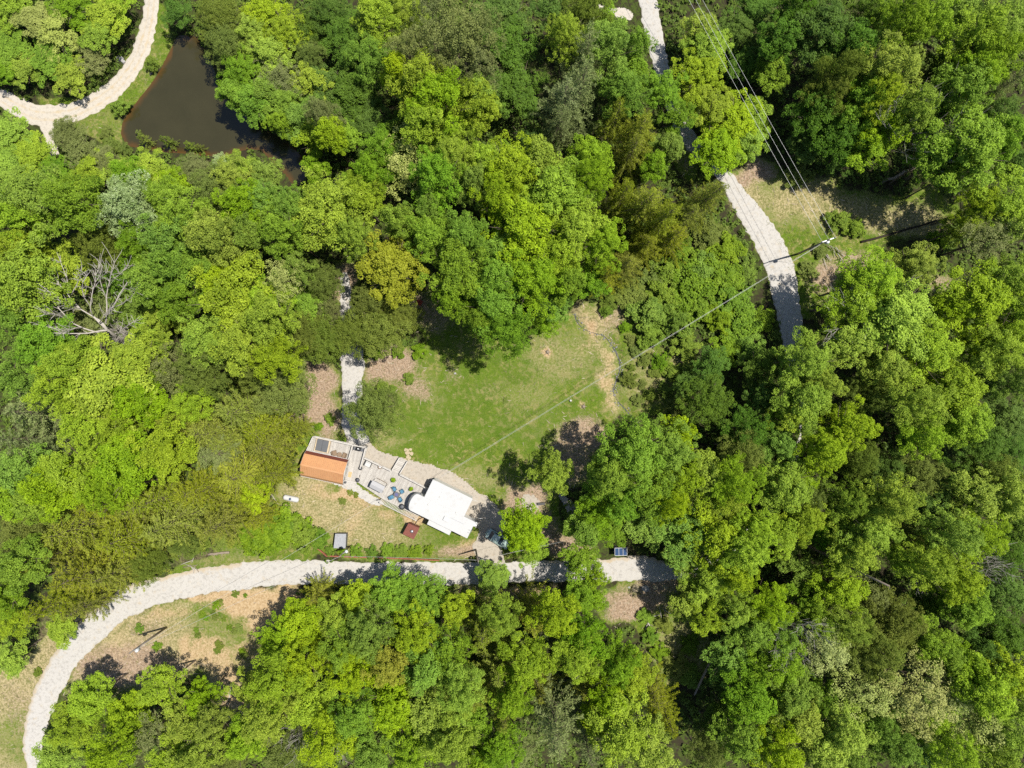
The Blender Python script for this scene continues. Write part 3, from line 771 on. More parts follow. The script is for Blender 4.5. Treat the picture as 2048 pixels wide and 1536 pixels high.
# px, py, crown radius px, type, [height m]
TREES = """
9 8 53.01 O 7;64 38 40.641 V 7;19 100 44.175 G 5.5;106 66 49.476 V 7;146 8 51.243 G 7;209 30 51.243 O 7;234 0 35.34 O 7;89 118 49.476 G 5.5;49 138 37.107 O 5.5;184 110 40.641 K 5.5;136 150 40.641 O 5.5;-1 140 30.039 G 5.5;194 68 39.7575 O 7
16 270 52 O 6.5;58 310 50 O 6;15 335 58 O 6;128 262 34 K 6.5;160 300 42 K 6.5;205 318 30 K 6.5;235 342 38 O 6.5;300 332 38 O 6.5;345 356 34 O 6.5;385 334 32 K 6.5;440 326 22 B 6
70 400 78 G;142 400 62 G;28 442 52 O;108 346 50 G 6;252 405 66 B 20.5;325 398 44 G;365 425 58 O;420 392 58 S;458 362 46 O 14.1;486 342 38 O 10.5;482 402 52 G;200 478 52 S;270 482 46 G;330 492 58 G;420 482 60 O;50 492 56 O;490 470 48 G;180 340 40 O 6.5;262 352 40 G 14.1
438 35 52 S 10.5;452 88 46 S 10.5;482 140 48 G 10.5;503 196 46 G 10.5;530 30 50 O 10.5;572 62 48 O 11;540 105 50 O 11;625 105 32 S 11;560 158 50 K 11;620 165 42 O 11;500 60 45 O 10.5;530 180 36 G 10.5;465 185 32 G 10.5
600 232 46 G 11;622 272 42 O 11;640 236 34 K 17.9;662 275 34 O;572 205 45 G 11;630 332 30 G 11;566 242 32 G 11;350 20 32.3 D 7
635 60 50 D 9;690 70 55 D 11.5;700 180 62 D 10.2;745 110 48 G 15.4;760 30 52 O 16.6;740 250 50 D 10.2;800 262 40 D 11.5;690 270 34 G 11.5;655 25 45 D 11.5;640 160 40 D 10.2;820 30 44 O 15.4
928 66 74 K 24.3;880 102 56 K 23;812 96 48 K 21.8;958 150 40 K 23;860 30 44 K 23;960 60 50 K 23
850 172 66 O 23;892 205 68 O 24.3;860 242 54 O 23;940 218 56 O 21.8;965 196 40 O 20.5;905 270 50 O 19.2;800 150 36 O 20.5
820 322 74 W 16.6;772 302 58 G 16.6;880 352 66 G;902 312 50 O;660 420 80 O 21.8;722 400 50 O;580 420 58 G;526 350 42 G 11;528 402 50 G;572 472 50 G;645 398 40 O;700 470 48 O;740 350 46 G
780 530 68 Y 19;850 470 50 G;920 472 54 G;985 400 50 O;980 320 52 O;948 372 46 G;860 412 46 G;790 440 40 O
1010 100 58 D 11.5;1005 30 58 D 11.5;1040 182 58 D 11.5;1060 288 48 D 11.5;995 180 40 D 10.2;1100 20 40 D 12.8
1160 150 66 P 26.9;1180 100 60 P 25.6;1120 232 50 P 23;1140 190 62 P 25.6
1170 28 48 S;1130 62 48 O;1230 92 56 G;1270 98 40 G;1250 180 50 G;1210 40 34 G 12.8;1275 150 38 G 15.4
1240 232 42 H 19.2;1290 250 48 H 19.2;1268 296 48 H 17.9;1330 180 46 G 14.1;1352 240 36 G 14.1;1332 292 34 G 12.8;1310 335 34 G 12.8
1400 145 54 O 10;1412 95 52 O 10;1395 60 38 O 10;1425 225 52 O 10.5;1470 250 62 O 10.5;1440 300 50 O 10.5;1508 242 42 O 9.5;1385 200 34 O 10;1500 285 40 O 10
1020 345 76 O 21.8;1110 372 76 O 21.8;1050 452 82 O 21.8;1150 452 66 O 20.5;1205 482 56 O 19.2;1172 312 48 O 19.2;1192 352 46 O;1080 310 40 O;1000 500 46 G;1120 510 46 O
1250 382 46 H;1292 402 64 H 17.9;1332 424 52 H;1422 385 48 H 16.6;1350 472 46 H 14.1;1258 522 42 H 14.1;1300 335 28 G 11.5;1385 430 40 H 12.8;1300 480 44 H 14.1;1220 545 44 H 14.1
1560 72 52 D 15.4;1545 142 40 G 11.5;1640 62 66 D 17.9;1700 92 58 D 19.2;1800 40 62 G 23;1862 42 48 O 21.8;1600 12 46 D;1742 22 46 D;1480 60 44 D 8;1490 130 40 D 8;1510 20 44 D 8
1682 152 48 S 21.8;1780 142 72 O 24.3;1822 112 38 S;1722 200 56 G 20.5;1762 232 64 O 18;1832 210 48 O 23;1742 287 54 O 14;1640 222 56 D 16.6;1680 258 54 D 15.4;1618 285 44 D 10;1692 298 48 D 10;1660 180 50 S 19.2;1760 180 50 O 23
1952 72 66 O 23;2010 42 60 O 23;1982 112 58 O 23;1922 172 58 G 21.8;1962 150 50 O 21.8;2025 162 44 P 23;1992 232 48 D 17.9;1880 130 40 D 14.1;1870 230 44 D 14.1;1905 30 40 G 17.9
1942 290 82 G 23;1882 312 48 G 19.2;2002 268 48 G 21.8;1920 345 46 G 19.2;2000 400 62 O 17.9;1962 412 48 O 16.6;1980 482 56 K 16.6;2030 330 44 D;1920 460 38 O 12.8;2040 460 40 O
40 560 84 O;110 532 56 O 12;20 640 58 G;80 692 58 G;300 562 58 G;345 535 50 G;262 622 46 G 10;330 632 48 O 12;130 645 58 K 8;200 640 44 K 8
400 540 54 G;470 602 84 O 21.8;420 682 58 O;492 682 58 O;440 562 52 O;230 545 44 G 10;300 680 44 O 10;360 590 50 G
210 780 100 O 21.8;150 722 58 O;268 722 58 O;122 790 54 O;182 850 58 O;275 800 56 O;240 850 46 O;60 830 74 P 20.5;30 880 56 P 20.5;345 732 54 K;400 742 56 S;384 812 46 O 16.6;470 822 60 H;405 872 50 H;422 908 56 P 16.6;330 902 62 O;250 932 66 O;140 932 58 O;40 942 66 G;110 982 58 O;200 990 50 O;25 1005 50 O;470 952 76 H 17.9;380 985 58 H;300 1002 58 H;340 850 44 H;10 760 50 G;445 885 44 H;520 900 50 H
560 772 60 S 12.8;548 712 50 O;540 642 58 O;560 560 42 W;525 602 54 O;640 562 42 S 12.8;640 682 54 S 12.8;612 610 34 G 11.5;755 655 64 S 14.1;702 662 46 S 12.8;800 632 46 S 12.8;505 745 46 S;600 660 44 S;655 620 28 K 10.2;740 600 40 S 14.1;600 540 36 G
930 562 66 G 23;972 612 60 G 23;1060 562 72 G 23;1012 655 56 G 23;1110 612 38 G 15.4;900 600 40 G 23;1000 560 50 G;1090 650 30 G 12.8;945 640 34 G 23;1130 575 36 G
751 822 61 S 18;520 870 66 H 15.4;532 955 44 H 15.4;588 856 22 H 11.5;503 992 38 O 12.8;480 1010 44 H;500 1040 34 H 11.5
1182 562 40 G 11.5;1105 942 48 O 19;1260 900 70 G 26;1332 912 68 G 22;1230 952 50 G 26;1290 982 66 G 20;1370 960 50 O;1402 962 56 O 19.2;1480 962 56 O;1442 1002 50 O;1192 990 30 G 14.1;1200 1030 46 G 15.4;1350 870 40 O 17.9
1420 802 52 D 14.1;1500 862 56 D 15.4;1480 902 54 S 17.9;1420 730 40 D 9;1520 740 44 D 11.5;1385 770 34 D 7.7;1520 800 40 D 12.8
1745 562 72 O 20.5;1832 532 56 O 16;1702 602 64 O 19.2;1790 642 84 O 21.8;1692 680 54 O 17.9;1852 702 66 O 19.2;1900 782 64 O 19.2;1932 842 54 O 19.2;1832 800 56 O;1832 872 50 O;1770 720 50 O 19.2
1605 722 62 O 20.5;1602 802 64 O 20.5;1642 770 44 O 19.2;1570 832 38 O 17.9;1742 792 46 S 16.6;1690 852 52 O;1722 922 46 S 17.9;1652 912 46 O;1600 962 44 O 15.4;1560 900 44 G 16.6
1960 602 72 O 19.2;2012 562 56 O;2022 682 58 O;1982 702 58 O;1960 762 48 D;2012 832 50 D;1900 620 44 O 16.6;2040 620 40 O;1930 690 44 O 15.4;2035 760 44 G
1960 892 56 D;2020 902 50 D;1842 952 56 S 14.1;1902 962 48 D;1562 972 56 O;1622 1000 48 S;1702 1002 50 G;1780 1002 56 O;1862 1000 50 D;1950 1002 58 O;2022 992 50 O;1780 940 44 D;1990 950 46 S
40 1062 56 S;30 1132 56 G;132 1062 72 H 16.6;232 1082 72 H 16.6;322 1052 72 H 16.6;422 1052 54 H;152 1162 62 H;222 1152 54 H;290 1132 40 S 11.5;82 1220 54 H;150 1222 40 H;20 1240 44 O 11.5;125 1262 32 O 9;20 1312 38 O 10.2;80 1120 50 H;365 1095 28 S 10.2;0 1190 44 G;180 1020 56 H;80 1010 50 O;270 1020 50 H
182 1402 50 O 14.1;150 1450 56 O 14.1;332 1372 46 O 14.1;402 1400 46 O 14.1;262 1432 52 O 14.1;372 1452 52 O 15.4;302 1472 56 K 15.4;112 1512 48 O 12.8;212 1510 48 O;462 1502 52 S;402 1512 48 O;420 1440 36 O;340 1530 50 O
630 1198 40 H 11.5;712 1198 42 O 12.8;672 1232 44 O 14.1;562 1282 54 O 14.1;602 1252 54 O 14.1;790 1192 52 G 14.1;850 1192 52 G 14.1;910 1218 42 O 14.1;742 1252 54 G;822 1270 56 O;640 1312 48 H;562 1362 60 O;702 1342 54 O;772 1342 44 Y;862 1332 56 G;902 1302 48 G;540 1432 64 O;622 1402 56 O;702 1422 56 G;782 1422 56 O;852 1422 56 O;922 1382 52 O;662 1482 64 O;742 1502 56 G;832 1502 64 O;902 1482 56 O;562 1502 50 S;962 1272 54 H;992 1342 62 H;952 1402 48 H;1000 1502 56 G;500 1370 40 O 12.8;600 1330 46 O;490 1470 44 O;680 1290 44 G;930 1440 40 G;1010 1440 46 H;960 1530 44 O
985 1155 36 G 7.7;1045 1062 47 O 17;1060 1105 34 O 10.2;1165 1122 42 G 14.1;1162 1186 40 G 14.1;1192 1152 26 O 14.1;1222 1052 46 G 13;1302 1036 60 G 14;1382 1062 74 G 17;1442 1082 66 O 20.5;1378 1112 48 O 14;1420 1158 56 O 16;1382 1200 42 O 13;1410 1228 40 O 15.4;1482 1102 54 O;1522 1062 50 O;1170 1060 38 G 15.4;1240 1010 40 G;1470 1160 44 O;1330 1010 44 O
1060 1242 56 H;1112 1232 54 O;1178 1268 46 G;1238 1318 48 G;1142 1312 56 O;1052 1322 56 O;1082 1382 44 H;1172 1372 46 H;1262 1340 50 O;1110 1472 72 P;1175 1502 50 P;1250 1460 72 O;1310 1392 52 H;1340 1442 46 H;1300 1502 56 O;1030 1392 46 O;1010 1230 44 O;1220 1390 46 O;1040 1500 44 K;1195 1440 40 O;1185 1200 34 G 11.5
1502 1262 56 G 16.6;1472 1222 40 O;1470 1332 52 G 14.1;1500 1402 56 G;1482 1482 56 G;1420 1512 40 S;1552 1332 56 G;1540 1210 46 O;1450 1420 36 D 10.2;1440 1350 30 D 9;1420 1460 34 D 10.2;1560 1270 40 G
1562 1062 52 O;1602 1042 50 O;1742 1052 64 O;1702 1092 54 O;1822 1062 50 S;1902 1062 56 O;1962 1072 56 O;1862 1122 54 O;1922 1152 56 O;2012 1112 50 D;1650 1060 40 G 14.1;1600 1130 40 G 11.5;1800 1120 40 O;2040 1050 40 D
1682 1182 56 O 16.6;1742 1192 52 K;1610 1190 44 G 12.8;1782 1242 56 S;1852 1200 40 D 11.5;1932 1210 48 G;2002 1172 54 D;2002 1272 56 D;1660 1292 54 W;1752 1302 60 S 20.5;1852 1272 46 O;1740 1382 70 W;1832 1372 78 W 21.8;1822 1432 50 W 19.2;1880 1310 44 O;1640 1240 46 G;1700 1250 44 O;1960 1290 46 D;1900 1380 44 W
1582 1392 56 G;1602 1442 62 O 19.2;1692 1462 62 O;1640 1502 54 O;1562 1502 54 O;1962 1372 62 O;2012 1352 56 O;1962 1442 62 W;2022 1452 56 O;1902 1490 54 O;1782 1492 48 G;1702 1522 48 G;2002 1522 50 O;1850 1490 48 D;1640 1390 46 G;2040 1400 40 O;1920 1330 44 G;1580 1540 44 K;1760 1450 44 G
302 126 14 b 2;240 212 20 b 2.5;565 1062 46 b 4;605 1068 38 b 4;525 1078 36 b 3.5;640 1078 20 b 3;500 1060 26 b 3;540 1048 20 b 3;585 1052 18 b 3
1300 622 40 b 4.5;1352 642 40 b 4.5;1402 545 44 b 4;1382 575 46 b 4.5;1442 555 46 b 4;1470 600 40 b 3.5;1482 652 40 b 3.5;1330 590 36 b 4;1440 640 36 b 3.5;1400 620 34 b 3.5;1330 545 36 b 4;1360 510 34 b 3.5;1450 505 36 b 3;1490 545 30 b 2.5;1420 470 34 c 3;1300 670 30 b 3;1370 690 30 b 3;1520 640 26 b 3;1450 700 34 b 3;1500 700 34 b 3;1310 560 30 c 3;1265 590 30 c 2.5;1215 620 16 b 2;1390 745 26 b 3;1260 760 18 c 1.5;1290 720 16 c 1.2
1680 440 26 b 2.5;1710 455 22 b 2.5;1620 540 20 c 1.5;1640 500 16 c 1.2;1880 478 22 b 2.5;1600 350 30 c 2.5
752 708 12 b 1.4;797 705 14 b 1.5;838 704 16 b 1.6;818 757 12 b 1.2;659 838 12 b 1.6;637 853 9 b 1.2;762 776 15 b 2;785 778 8 b 1;740 700 10 b 1.2
1290 1230 16 b 1.2;1300 1270 18 b 1.6;1320 1300 20 b 1.6;1350 1330 26 c 1.4;1380 1290 22 b 1.2;1330 1250 18 c 1.2;1380 1350 24 b 1.4
280 1255 10 b 0.8;315 1293 10 b 0.9;225 1382 9 c 1;491 1191 5 b 0.5;472 1187 8 c 0.6;75 1345 10 c 0.8;428 1227 6 c 0.7;432 1234 7 c 0.6;449 1239 5 b 0.5;460 1255 7 b 0.6;394 1259 6 b 0.6;397 1270 7 c 0.7;436 1300 8 c 0.5;439 1289 9 c 0.7;469 1261 7 c 0.6;478 1256 9 c 0.5;485 1301 7 b 0.8;488 1308 9 c 0.7;440 1205 8 c 0.5;433 1210 9 b 0.7;406 1228 8 b 0.4;414 1235 6 b 0.7;130 1185 24 c 2;195 1190 16 c 2;25 1330 20 b 2
700 985 7 c 0.5;712 990 6 c 0.5;685 1002 8 c 0.5;1010 800 6 c 0.3
440 1080 22 c 2;400 1085 24 c 2.5;350 1100 20 c 2;470 1075 20 b 2
155 280 20 c 1.5;245 300 16 c 1.5;220 290 18 c 1.6;210 265 14 c 1.2;120 272 16 c 2
283 277 16 s 4.5;330 278 16 s 5;376 290 14 s 3.5;396 292 10 s 3;270 262 10 s 2.5;230 300 10 s 3
1275 700 14 c 1.2;1262 680 12 c 1;1250 655 12 b 1.4;1300 790 16 c 1.2;1275 800 12 c 1;1310 745 14 c 1.2;1330 780 16 b 1.4;1350 810 20 c 1.6;1262 735 9 c .8;1285 770 10 c .8;1220 600 22 c 2;1240 575 24 c 2.5;1322 722 22 b 2;1345 745 22 b 2
"""
PLACED = []
for line in TREES.strip().splitlines():
    for tok in line.split(';'):
        f = tok.split()
        if not f: continue
        x, y, r, k = float(f[0]), float(f[1]), float(f[2]), f[3]
        fam, hd, nm, desc = KIND[k]
        h = float(f[4]) if len(f) > 4 else hd * (0.82 + 0.012 * min(r, 60) / 2 * 1.0 + random.uniform(-.16, .16))
        PLACED.append(dict(x=x, y=y, r=r, k=k, h=h))

# ---- labels: what it looks like, the landmark it stands by, the side, and how near it is
LANDMARKS = [("the brown pond", 400, 200), ("the upper left road curve", 150, 222), ("the big bleached dead tree", 190, 610), ("the orange-roofed shed", 648, 936),
    ("the white camper", 895, 1015), ("the middle of the lawn", 1020, 780), ("the tall utility pole", 1640, 485), ("the bend of the lower road", 200, 1250),
    ("the gravel lane at the top edge", 1310, 60), ("the row of boulders", 1300, 1174), ("the creek", 1235, 730), ("the lower left pole", 300, 1280),
    ("the upper right corner", 2048, 0), ("the lower right corner", 2048, 1536), ("the bottom edge's middle", 1024, 1536), ("the left edge's middle", 0, 768), ("the right edge's middle", 2048, 768),
    ("the top edge's middle", 1024, 0), ("the grey fallen log", 1800, 348), ("the pale drive from the trees", 704, 740), ("the cream-crowned tree", 1830, 1372),
    ("the golden round tree", 780, 530), ("the shaded gravel lane", 1580, 640), ("the white propane tank", 582, 998), ("the silvery round tree", 252, 405), ("the grey bare fan of branches", 1540, 1265),
    ("the upper left corner", 0, 0), ("the lower left corner", 0, 1536), ("the blue-roofed cart", 1242, 1103), ("the big grey pine", 1150, 160), ("the long leaning snag", 1690, 1125), ("the slender bare trunk", 1420, 1330),
    ("the parked car", 990, 1072), ("the row of yard shrubs", 760, 1102), ("the pond's outlet", 590, 340), ("the slope of orange clay", 540, 1230), ("the large cedar by the drive", 755, 655)]
SIDES = ["right of", "upper right of", "above", "upper left of", "left of", "lower left of", "below", "lower right of"]
ORD = ["nearest", "second nearest", "third nearest", "fourth nearest", "fifth nearest", "sixth nearest", "seventh nearest", "eighth nearest", "ninth nearest", "tenth nearest", "eleventh nearest", "twelfth nearest"]
SIZEW = {}
for t in PLACED:
    d = [math.hypot(t['x'] - a, t['y'] - b) + (1e6 if math.hypot(t['x'] - a, t['y'] - b) < 26 else 0) for _, a, b in LANDMARKS]
    j = int(np.argmin(d)); nm, a, b = LANDMARKS[j]
    ang = math.degrees(math.atan2(-(t['y'] - b), t['x'] - a)) % 360
    t['key'] = (t['k'], j, int((ang + 22.5) // 45) % 8); t['d'] = d[j]
bykey = {}
for t in PLACED: bykey.setdefault(t['key'], []).append(t)
for (k, j, sd), L in bykey.items():
    L.sort(key=lambda t: t['d'])
    for n_, t in enumerate(L):
        t['label'] = f"{KIND[k][3]} {SIDES[sd]} {LANDMARKS[j][0]}" + (f", {ORD[n_]} it" if len(L) > 1 else "")
FIXED = {(252, 405): "large round pale silver-green tree in the woods below the pond", (780, 530): "golden round-crowned tree beside the drive above the lawn",
    (751, 822): "lone dark olive cedar between the drive and the lawn", (1105, 942): "small round tree standing alone at the lower right of the lawn",
    (1045, 1062): "leafy tree with orange-tipped leaves overhanging the parked car", (1832, 1372): "wide cream-coloured airy tree crown at lower right",
    (755, 655): "broad olive cedar above the visible stretch of drive", (1160, 150): "tall grey-green pine, largest of the cluster left of the top lane"}
for t in PLACED:
    if (t['x'], t['y']) in FIXED: t['label'] = FIXED[(t['x'], t['y'])]
GROUPS = {'b': 'leafy shrubs', 'c': 'low olive shrubs', 's': 'young conifers at the pond edge'}

for t in PLACED:
    k = t['k']; fam, hd, nm, desc = KIND[k]
    h = t['h']; hc = h * (.74 if k not in 'bcs' else .5)
    w = W(t['x'], t['y'], hc)
    R = t['r'] * (CAMH - hc) / FPX
    if k in 'GOD' and t['r'] < 44: f = 'mid'
    elif k in 'BV': f = 'mid' if t['r'] < 50 else 'big'
    elif k == 'K': f = 'dense' if t['r'] < 40 else 'airy'
    else: f = fam[0]
    pr = PROTO[f]; Rp, Hp, cme, tme = pr[random.randrange(len(pr))]
    s = R * 1.0 / Rp; sz = h / Hp
    base = empty(nm, (w[0], w[1], float(gz(w[0], w[1])) - .05), t['label'], 'sapling' if k == 's' else ('shrub' if k in 'bc' else 'tree'), GROUPS.get(k, desc + 's in the woods'))
    base.rotation_euler = (random.uniform(-.04, .04), random.uniform(-.04, .04), random.uniform(0, 6.28))
    base.scale = (s * random.uniform(.93, 1.07), s * random.uniform(.93, 1.07), sz)
    link('foliage' if k in 'bc' else 'crown', cme, base, mat=LEAF[SHRUB_MAT.get(k, k)])
    link('stems' if k in 'bc' else 'trunk', tme, base)

# ------------------------------------------------------------------ dead trees and bare trunks
def dead_tree(name, base_px, top_dir, Hh, spread, label, seed, r0=.26, levels=5, fork=3, rmin=.022, l0=.38, lr=(.55, .8)):
    rnd = random.Random(seed)
    b = W(base_px[0], base_px[1], 0); b[2] = gz(b[0], b[1]) - .1
    root = empty(name, b, label, 'dead tree')
    tr = MB(); br = MB(); tw = MB()
    def grow(p, d, L, r, lev):
        pts = [p]; rad = [r]; q = p; dd = d
        nseg = 4 if lev < 2 else 3
        for i in range(nseg):
            dd = dd + np.array([rnd.gauss(0, .16), rnd.gauss(0, .16), rnd.gauss(.03, .1)]); dd /= np.linalg.norm(dd)
            q = q + dd * L / nseg; pts.append(q); rad.append(r * (1 - .5 * (i + 1) / nseg))
        (tr if lev == 0 else br if lev < 3 else tw).tube(pts, rad, 7 if lev < 2 else 4, lev == 0)
        if lev >= levels: return
        k = fork + (2 if lev == 0 else 0) + rnd.randint(0, 1)
        for j in range(k):
            i = rnd.randint(max(1, nseg - 2), nseg) if j else nseg
            a = rnd.uniform(0, 6.28); sp = rnd.uniform(.35, .95) * spread
            nd = dd + np.array([math.cos(a) * sp, math.sin(a) * sp, rnd.uniform(-.1, .35)]); nd /= np.linalg.norm(nd)
            grow(pts[i], nd, L * rnd.uniform(*lr), max(rmin, rad[i] * rnd.uniform(.55, .78)), lev + 1)
    d0 = np.array(top_dir, float); d0 /= np.linalg.norm(d0)
    grow(b, d0, Hh * l0, r0, 0)
    tr.build('trunk', DEADWOOD, root, True); br.build('branches', DEADWOOD, root, True)
    tag(tw.build('twigs', DEADWOOD, root), kind='stuff')
def big_dead_tree():
    E = lambda x, y, h: W(x / 3, 512 + y / 3, h)
    J = E(640, 440, 11.0); g0 = np.array((E(700, 500, 6)[0] * 1.0, E(700, 500, 6)[1], 0.0)); g0[2] = gz(g0[0], g0[1]) - .1
    root = empty('dead_tree', g0, 'large bleached dead tree with bare branches spread wide at left', 'dead tree')
    mb = MB(); mb.tube([g0, E(722, 505, 4.5), E(685, 475, 8.5), J, E(560, 362, 12.5)], [.38, .32, .26, .20, .13], 9); mb.build('trunk', DEADWOOD, root, True)
    BR = [[(640,440),(590,380),(490,320),(420,250),(380,190),(280,120)], [(560,360),(540,300),(560,200),(590,80)], [(640,400),(640,250),(655,150),(690,40)], [(640,360),(680,300),(760,160),(830,90)],
          [(680,310),(760,270),(810,215)], [(600,460),(500,430),(400,370),(320,270),(300,220)], [(640,445),(480,465),(330,465),(230,480)], [(430,400),(350,420),(280,430)], [(420,250),(470,150),(485,80)],
          [(420,250),(400,130),(365,40)], [(540,300),(490,200),(520,120)], [(640,250),(600,150),(610,60)], [(700,490),(750,430),(800,395)], [(655,150),(720,110),(760,60)], [(490,320),(400,300),(340,260)],
          [(560,200),(620,120),(650,90)], [(400,370),(330,350),(270,340)], [(760,160),(800,170),(840,150)], [(500,430),(420,440),(380,470)], [(600,400),(650,320),(700,330)]]
    rnd = random.Random(3); tw = MB()
    for k, br in enumerate(BR):
        n_ = len(br); deep = 11.0 if br[0] in ((640,440),(600,460),(640,400)) else 12.5
        pts = [E(x, y, deep + (i_ / (n_ - 1)) * rnd.uniform(3.0, 5.0)) for i_, (x, y) in enumerate(br)]
        r0 = .13 if k in (0, 2, 3, 5, 6) else .08
        mb = MB(); fine = catmull(pts, 1.0)
        fine = fine + np.array([[rnd.gauss(0, .06) for _ in range(3)] for _ in fine])
        mb.tube(list(fine), list(np.linspace(r0, .035, len(fine))), 6); mb.build('branch', DEADWOOD, root, True)
        for _ in range(18):
            p = fine[rnd.randrange(len(fine) // 3, len(fine))]; d_ = fine[-1] - fine[0]; d_ /= np.linalg.norm(d_)
            q1 = p + (d_ * .8 + np.array((rnd.uniform(-.8, .8), rnd.uniform(-.8, .8), rnd.uniform(0, .5)))) * rnd.uniform(.6, 1.3)
            tw.tube([p, q1, q1 + (q1 - p) * .5 + np.array((rnd.uniform(-.3, .3), rnd.uniform(-.3, .3), .1))], [.04, .03, .022], 4, False)
    tag(tw.build('twigs', DEADWOOD, root), kind='stuff')
big_dead_tree()
dead_tree('dead_tree', (1475, 1200), (.2, -.1, 1), 21, .8, 'grey bare branches fanning out of a green crown at lower right', 7, .16, 4, 4)
dead_tree('dead_tree', (1830, 1140), (0, .1, 1), 20, .8, 'small white bare dead top near the right edge', 9, .14, 4, 3)
dead_tree('dead_tree', (720, 1410), (0, 0, 1), 19, .8, 'thin bare dead tree at the bottom edge', 12, .13, 4, 3)
dead_tree('dead_tree', (330, 690), (-.1, .2, 1), 11, .8, 'short bare sapling just right of the large dead tree', 15, .09, 4, 3)
dead_tree('dead_tree', (1640, 660), (.1, 0, 1), 21, .9, 'bare crooked branches poking through the lime crowns right of the shaded lane', 21, .13, 4, 3)
dead_tree('dead_tree', (1700, 285), (.1, 0, 1), 25, .7, 'grey dead branch tips in the lime crown at upper right', 23, .12, 4, 3)

def trunk_thing(name, a, ha, b, hb, r0, r1, mat, label, cat, bend=.25):
    A = W(a[0], a[1], ha); B = W(b[0], b[1], hb)
    if ha < 1: A[2] = gz(A[0], A[1]) + ha
    if hb < 1: B[2] = gz(B[0], B[1]) + hb
    pts = [A + (B - A) * t + np.array((random.uniform(-bend, bend), random.uniform(-bend, bend), 0)) * (0 < t < 1) for t in np.linspace(0, 1, 7)]
    if hb < 1 and ha < 1:
        for p in pts: p[2] = gz(p[0], p[1]) + r0 * .8
    mb = MB(); mb.tube(pts, list(np.linspace(r0, r1, 7)), 8)
    root = empty(name, (A[0], A[1], A[2]), label, cat)
    mb.build('trunk', mat, root, True)
    for _ in range(4):
        mb = MB(); i = random.randint(2, 6); p = pts[i]
        mb.tube([p, p + np.array((random.uniform(-.6, .6), random.uniform(-.6, .6), random.uniform(.1, .5)))], [r1 * .5 + .02, .015], 4)
        mb.build('branch_stub', mat, root)
trunk_thing('leaning_snag', (1590, 1080), 0, (1778, 1172), 23, .26, .13, LOGWOOD, 'long bare grey snag leaning out over the woods at lower right', 'dead trunk', .1)
trunk_thing('leaning_snag', (1388, 1388), 0.1, (1444, 1276), 5.0, .17, .24, LOGWOOD, 'slender bare trunk slanting across the shaded gap below the meadow', 'dead trunk', .1)
trunk_thing('leaning_snag', (1370, 1462), 0.1, (1432, 1545), 12, .18, .12, LOGWOOD, 'bare trunk slanting down to the bottom edge in the dark gap', 'dead trunk', .1)
trunk_thing('leaning_snag', (1485, 1352), 0.1, (1538, 1412), 10, .15, .1, LOGWOOD, 'thin bare trunk among green crowns right of the dark gap', 'dead trunk', .1)
trunk_thing('fallen_log_or_shadow', (1764, 364), 0, (1834, 333), 0, .26, .2, LOGWOOD, 'grey fallen log lying at the edge of the right-hand clearing', 'log')
trunk_thing('fallen_log_or_shadow', (1722, 484), 0, (1905, 434), 0, .2, .12, SHADOWLINE, 'long dark strip standing in for a cast shadow across the right-hand clearing', 'log', .12)  # dark tube laid on the grass in place of a snag's cast shadow
trunk_thing('fallen_log_or_shadow', (418, 1108), 0, (460, 1104), 0, .22, .2, LOGWOOD, 'short grey log lying above the lower road', 'log', .05)
trunk_thing('fallen_log_or_shadow', (538, 822), 0, (563, 819), 0, .18, .16, LOGWOOD, 'short pale log on bare soil left of the drive', 'log', .05)
trunk_thing('fallen_branch', (457, 1408), 0, (465, 1366), 0, .1, .07, DEADWOOD, 'pale stick standing out on the clay below the lower left pole', 'branch', .05)
trunk_thing('fallen_branch', (1290, 1230), 0, (1308, 1277), 0, .12, .08, DEADWOOD, 'pale thin log on the slope below the boulders', 'branch', .05)
trunk_thing('fallen_branch', (556, 1007), 0, (540, 985), 0, .06, .04, DEADWOOD, 'thin bare branch below the propane tank', 'branch', .05)
trunk_thing('bare_trunk', (1112, 1072), 0.1, (1128, 1100), 9, .2, .16, LOGWOOD, 'bare grey trunk rising beside the lower road', 'trunk', .05)
def brush_pile(px, py, r, n, label, rz=None):
    c = W(px, py); root = empty('brush_pile', (c[0], c[1], 0), label, 'brush pile')
    for i in range(n):
        a = random.uniform(0, 3.14) if rz is None else rz + random.gauss(0, .35); L = random.uniform(.8, 2.4)
        p = c + np.array((random.uniform(-r, r), random.uniform(-r, r), 0)); d = np.array((math.cos(a), math.sin(a), 0)) * L / 2
        z = random.uniform(.08, .45)
        mb = MB(); mb.tube([p - d + (0, 0, z), p + (random.uniform(-.1, .1), random.uniform(-.1, .1), z + .08), p + d + (0, 0, z + random.uniform(-.05, .15))], [.07, .06, .03], 5)
        mb.build('branch', DEADWOOD if i % 3 else LOGWOOD, root, True)
brush_pile(372, 1088, 1.8, 16, 'pile of bare grey branches at the edge of the conifers above the lower road')
brush_pile(386, 1130, .9, 8, 'small heap of pale sticks beside the lower road')
brush_pile(468, 1070, 1.6, 12, 'scattered dead branches left of the bushes by the yard', .9)
brush_pile(1665, 510, 1.6, 14, 'heap of brown branches at the foot of the tall utility pole', -.9)
brush_pile(1315, 1240, 1.8, 14, 'scattered pale sticks on the slope below the boulders')

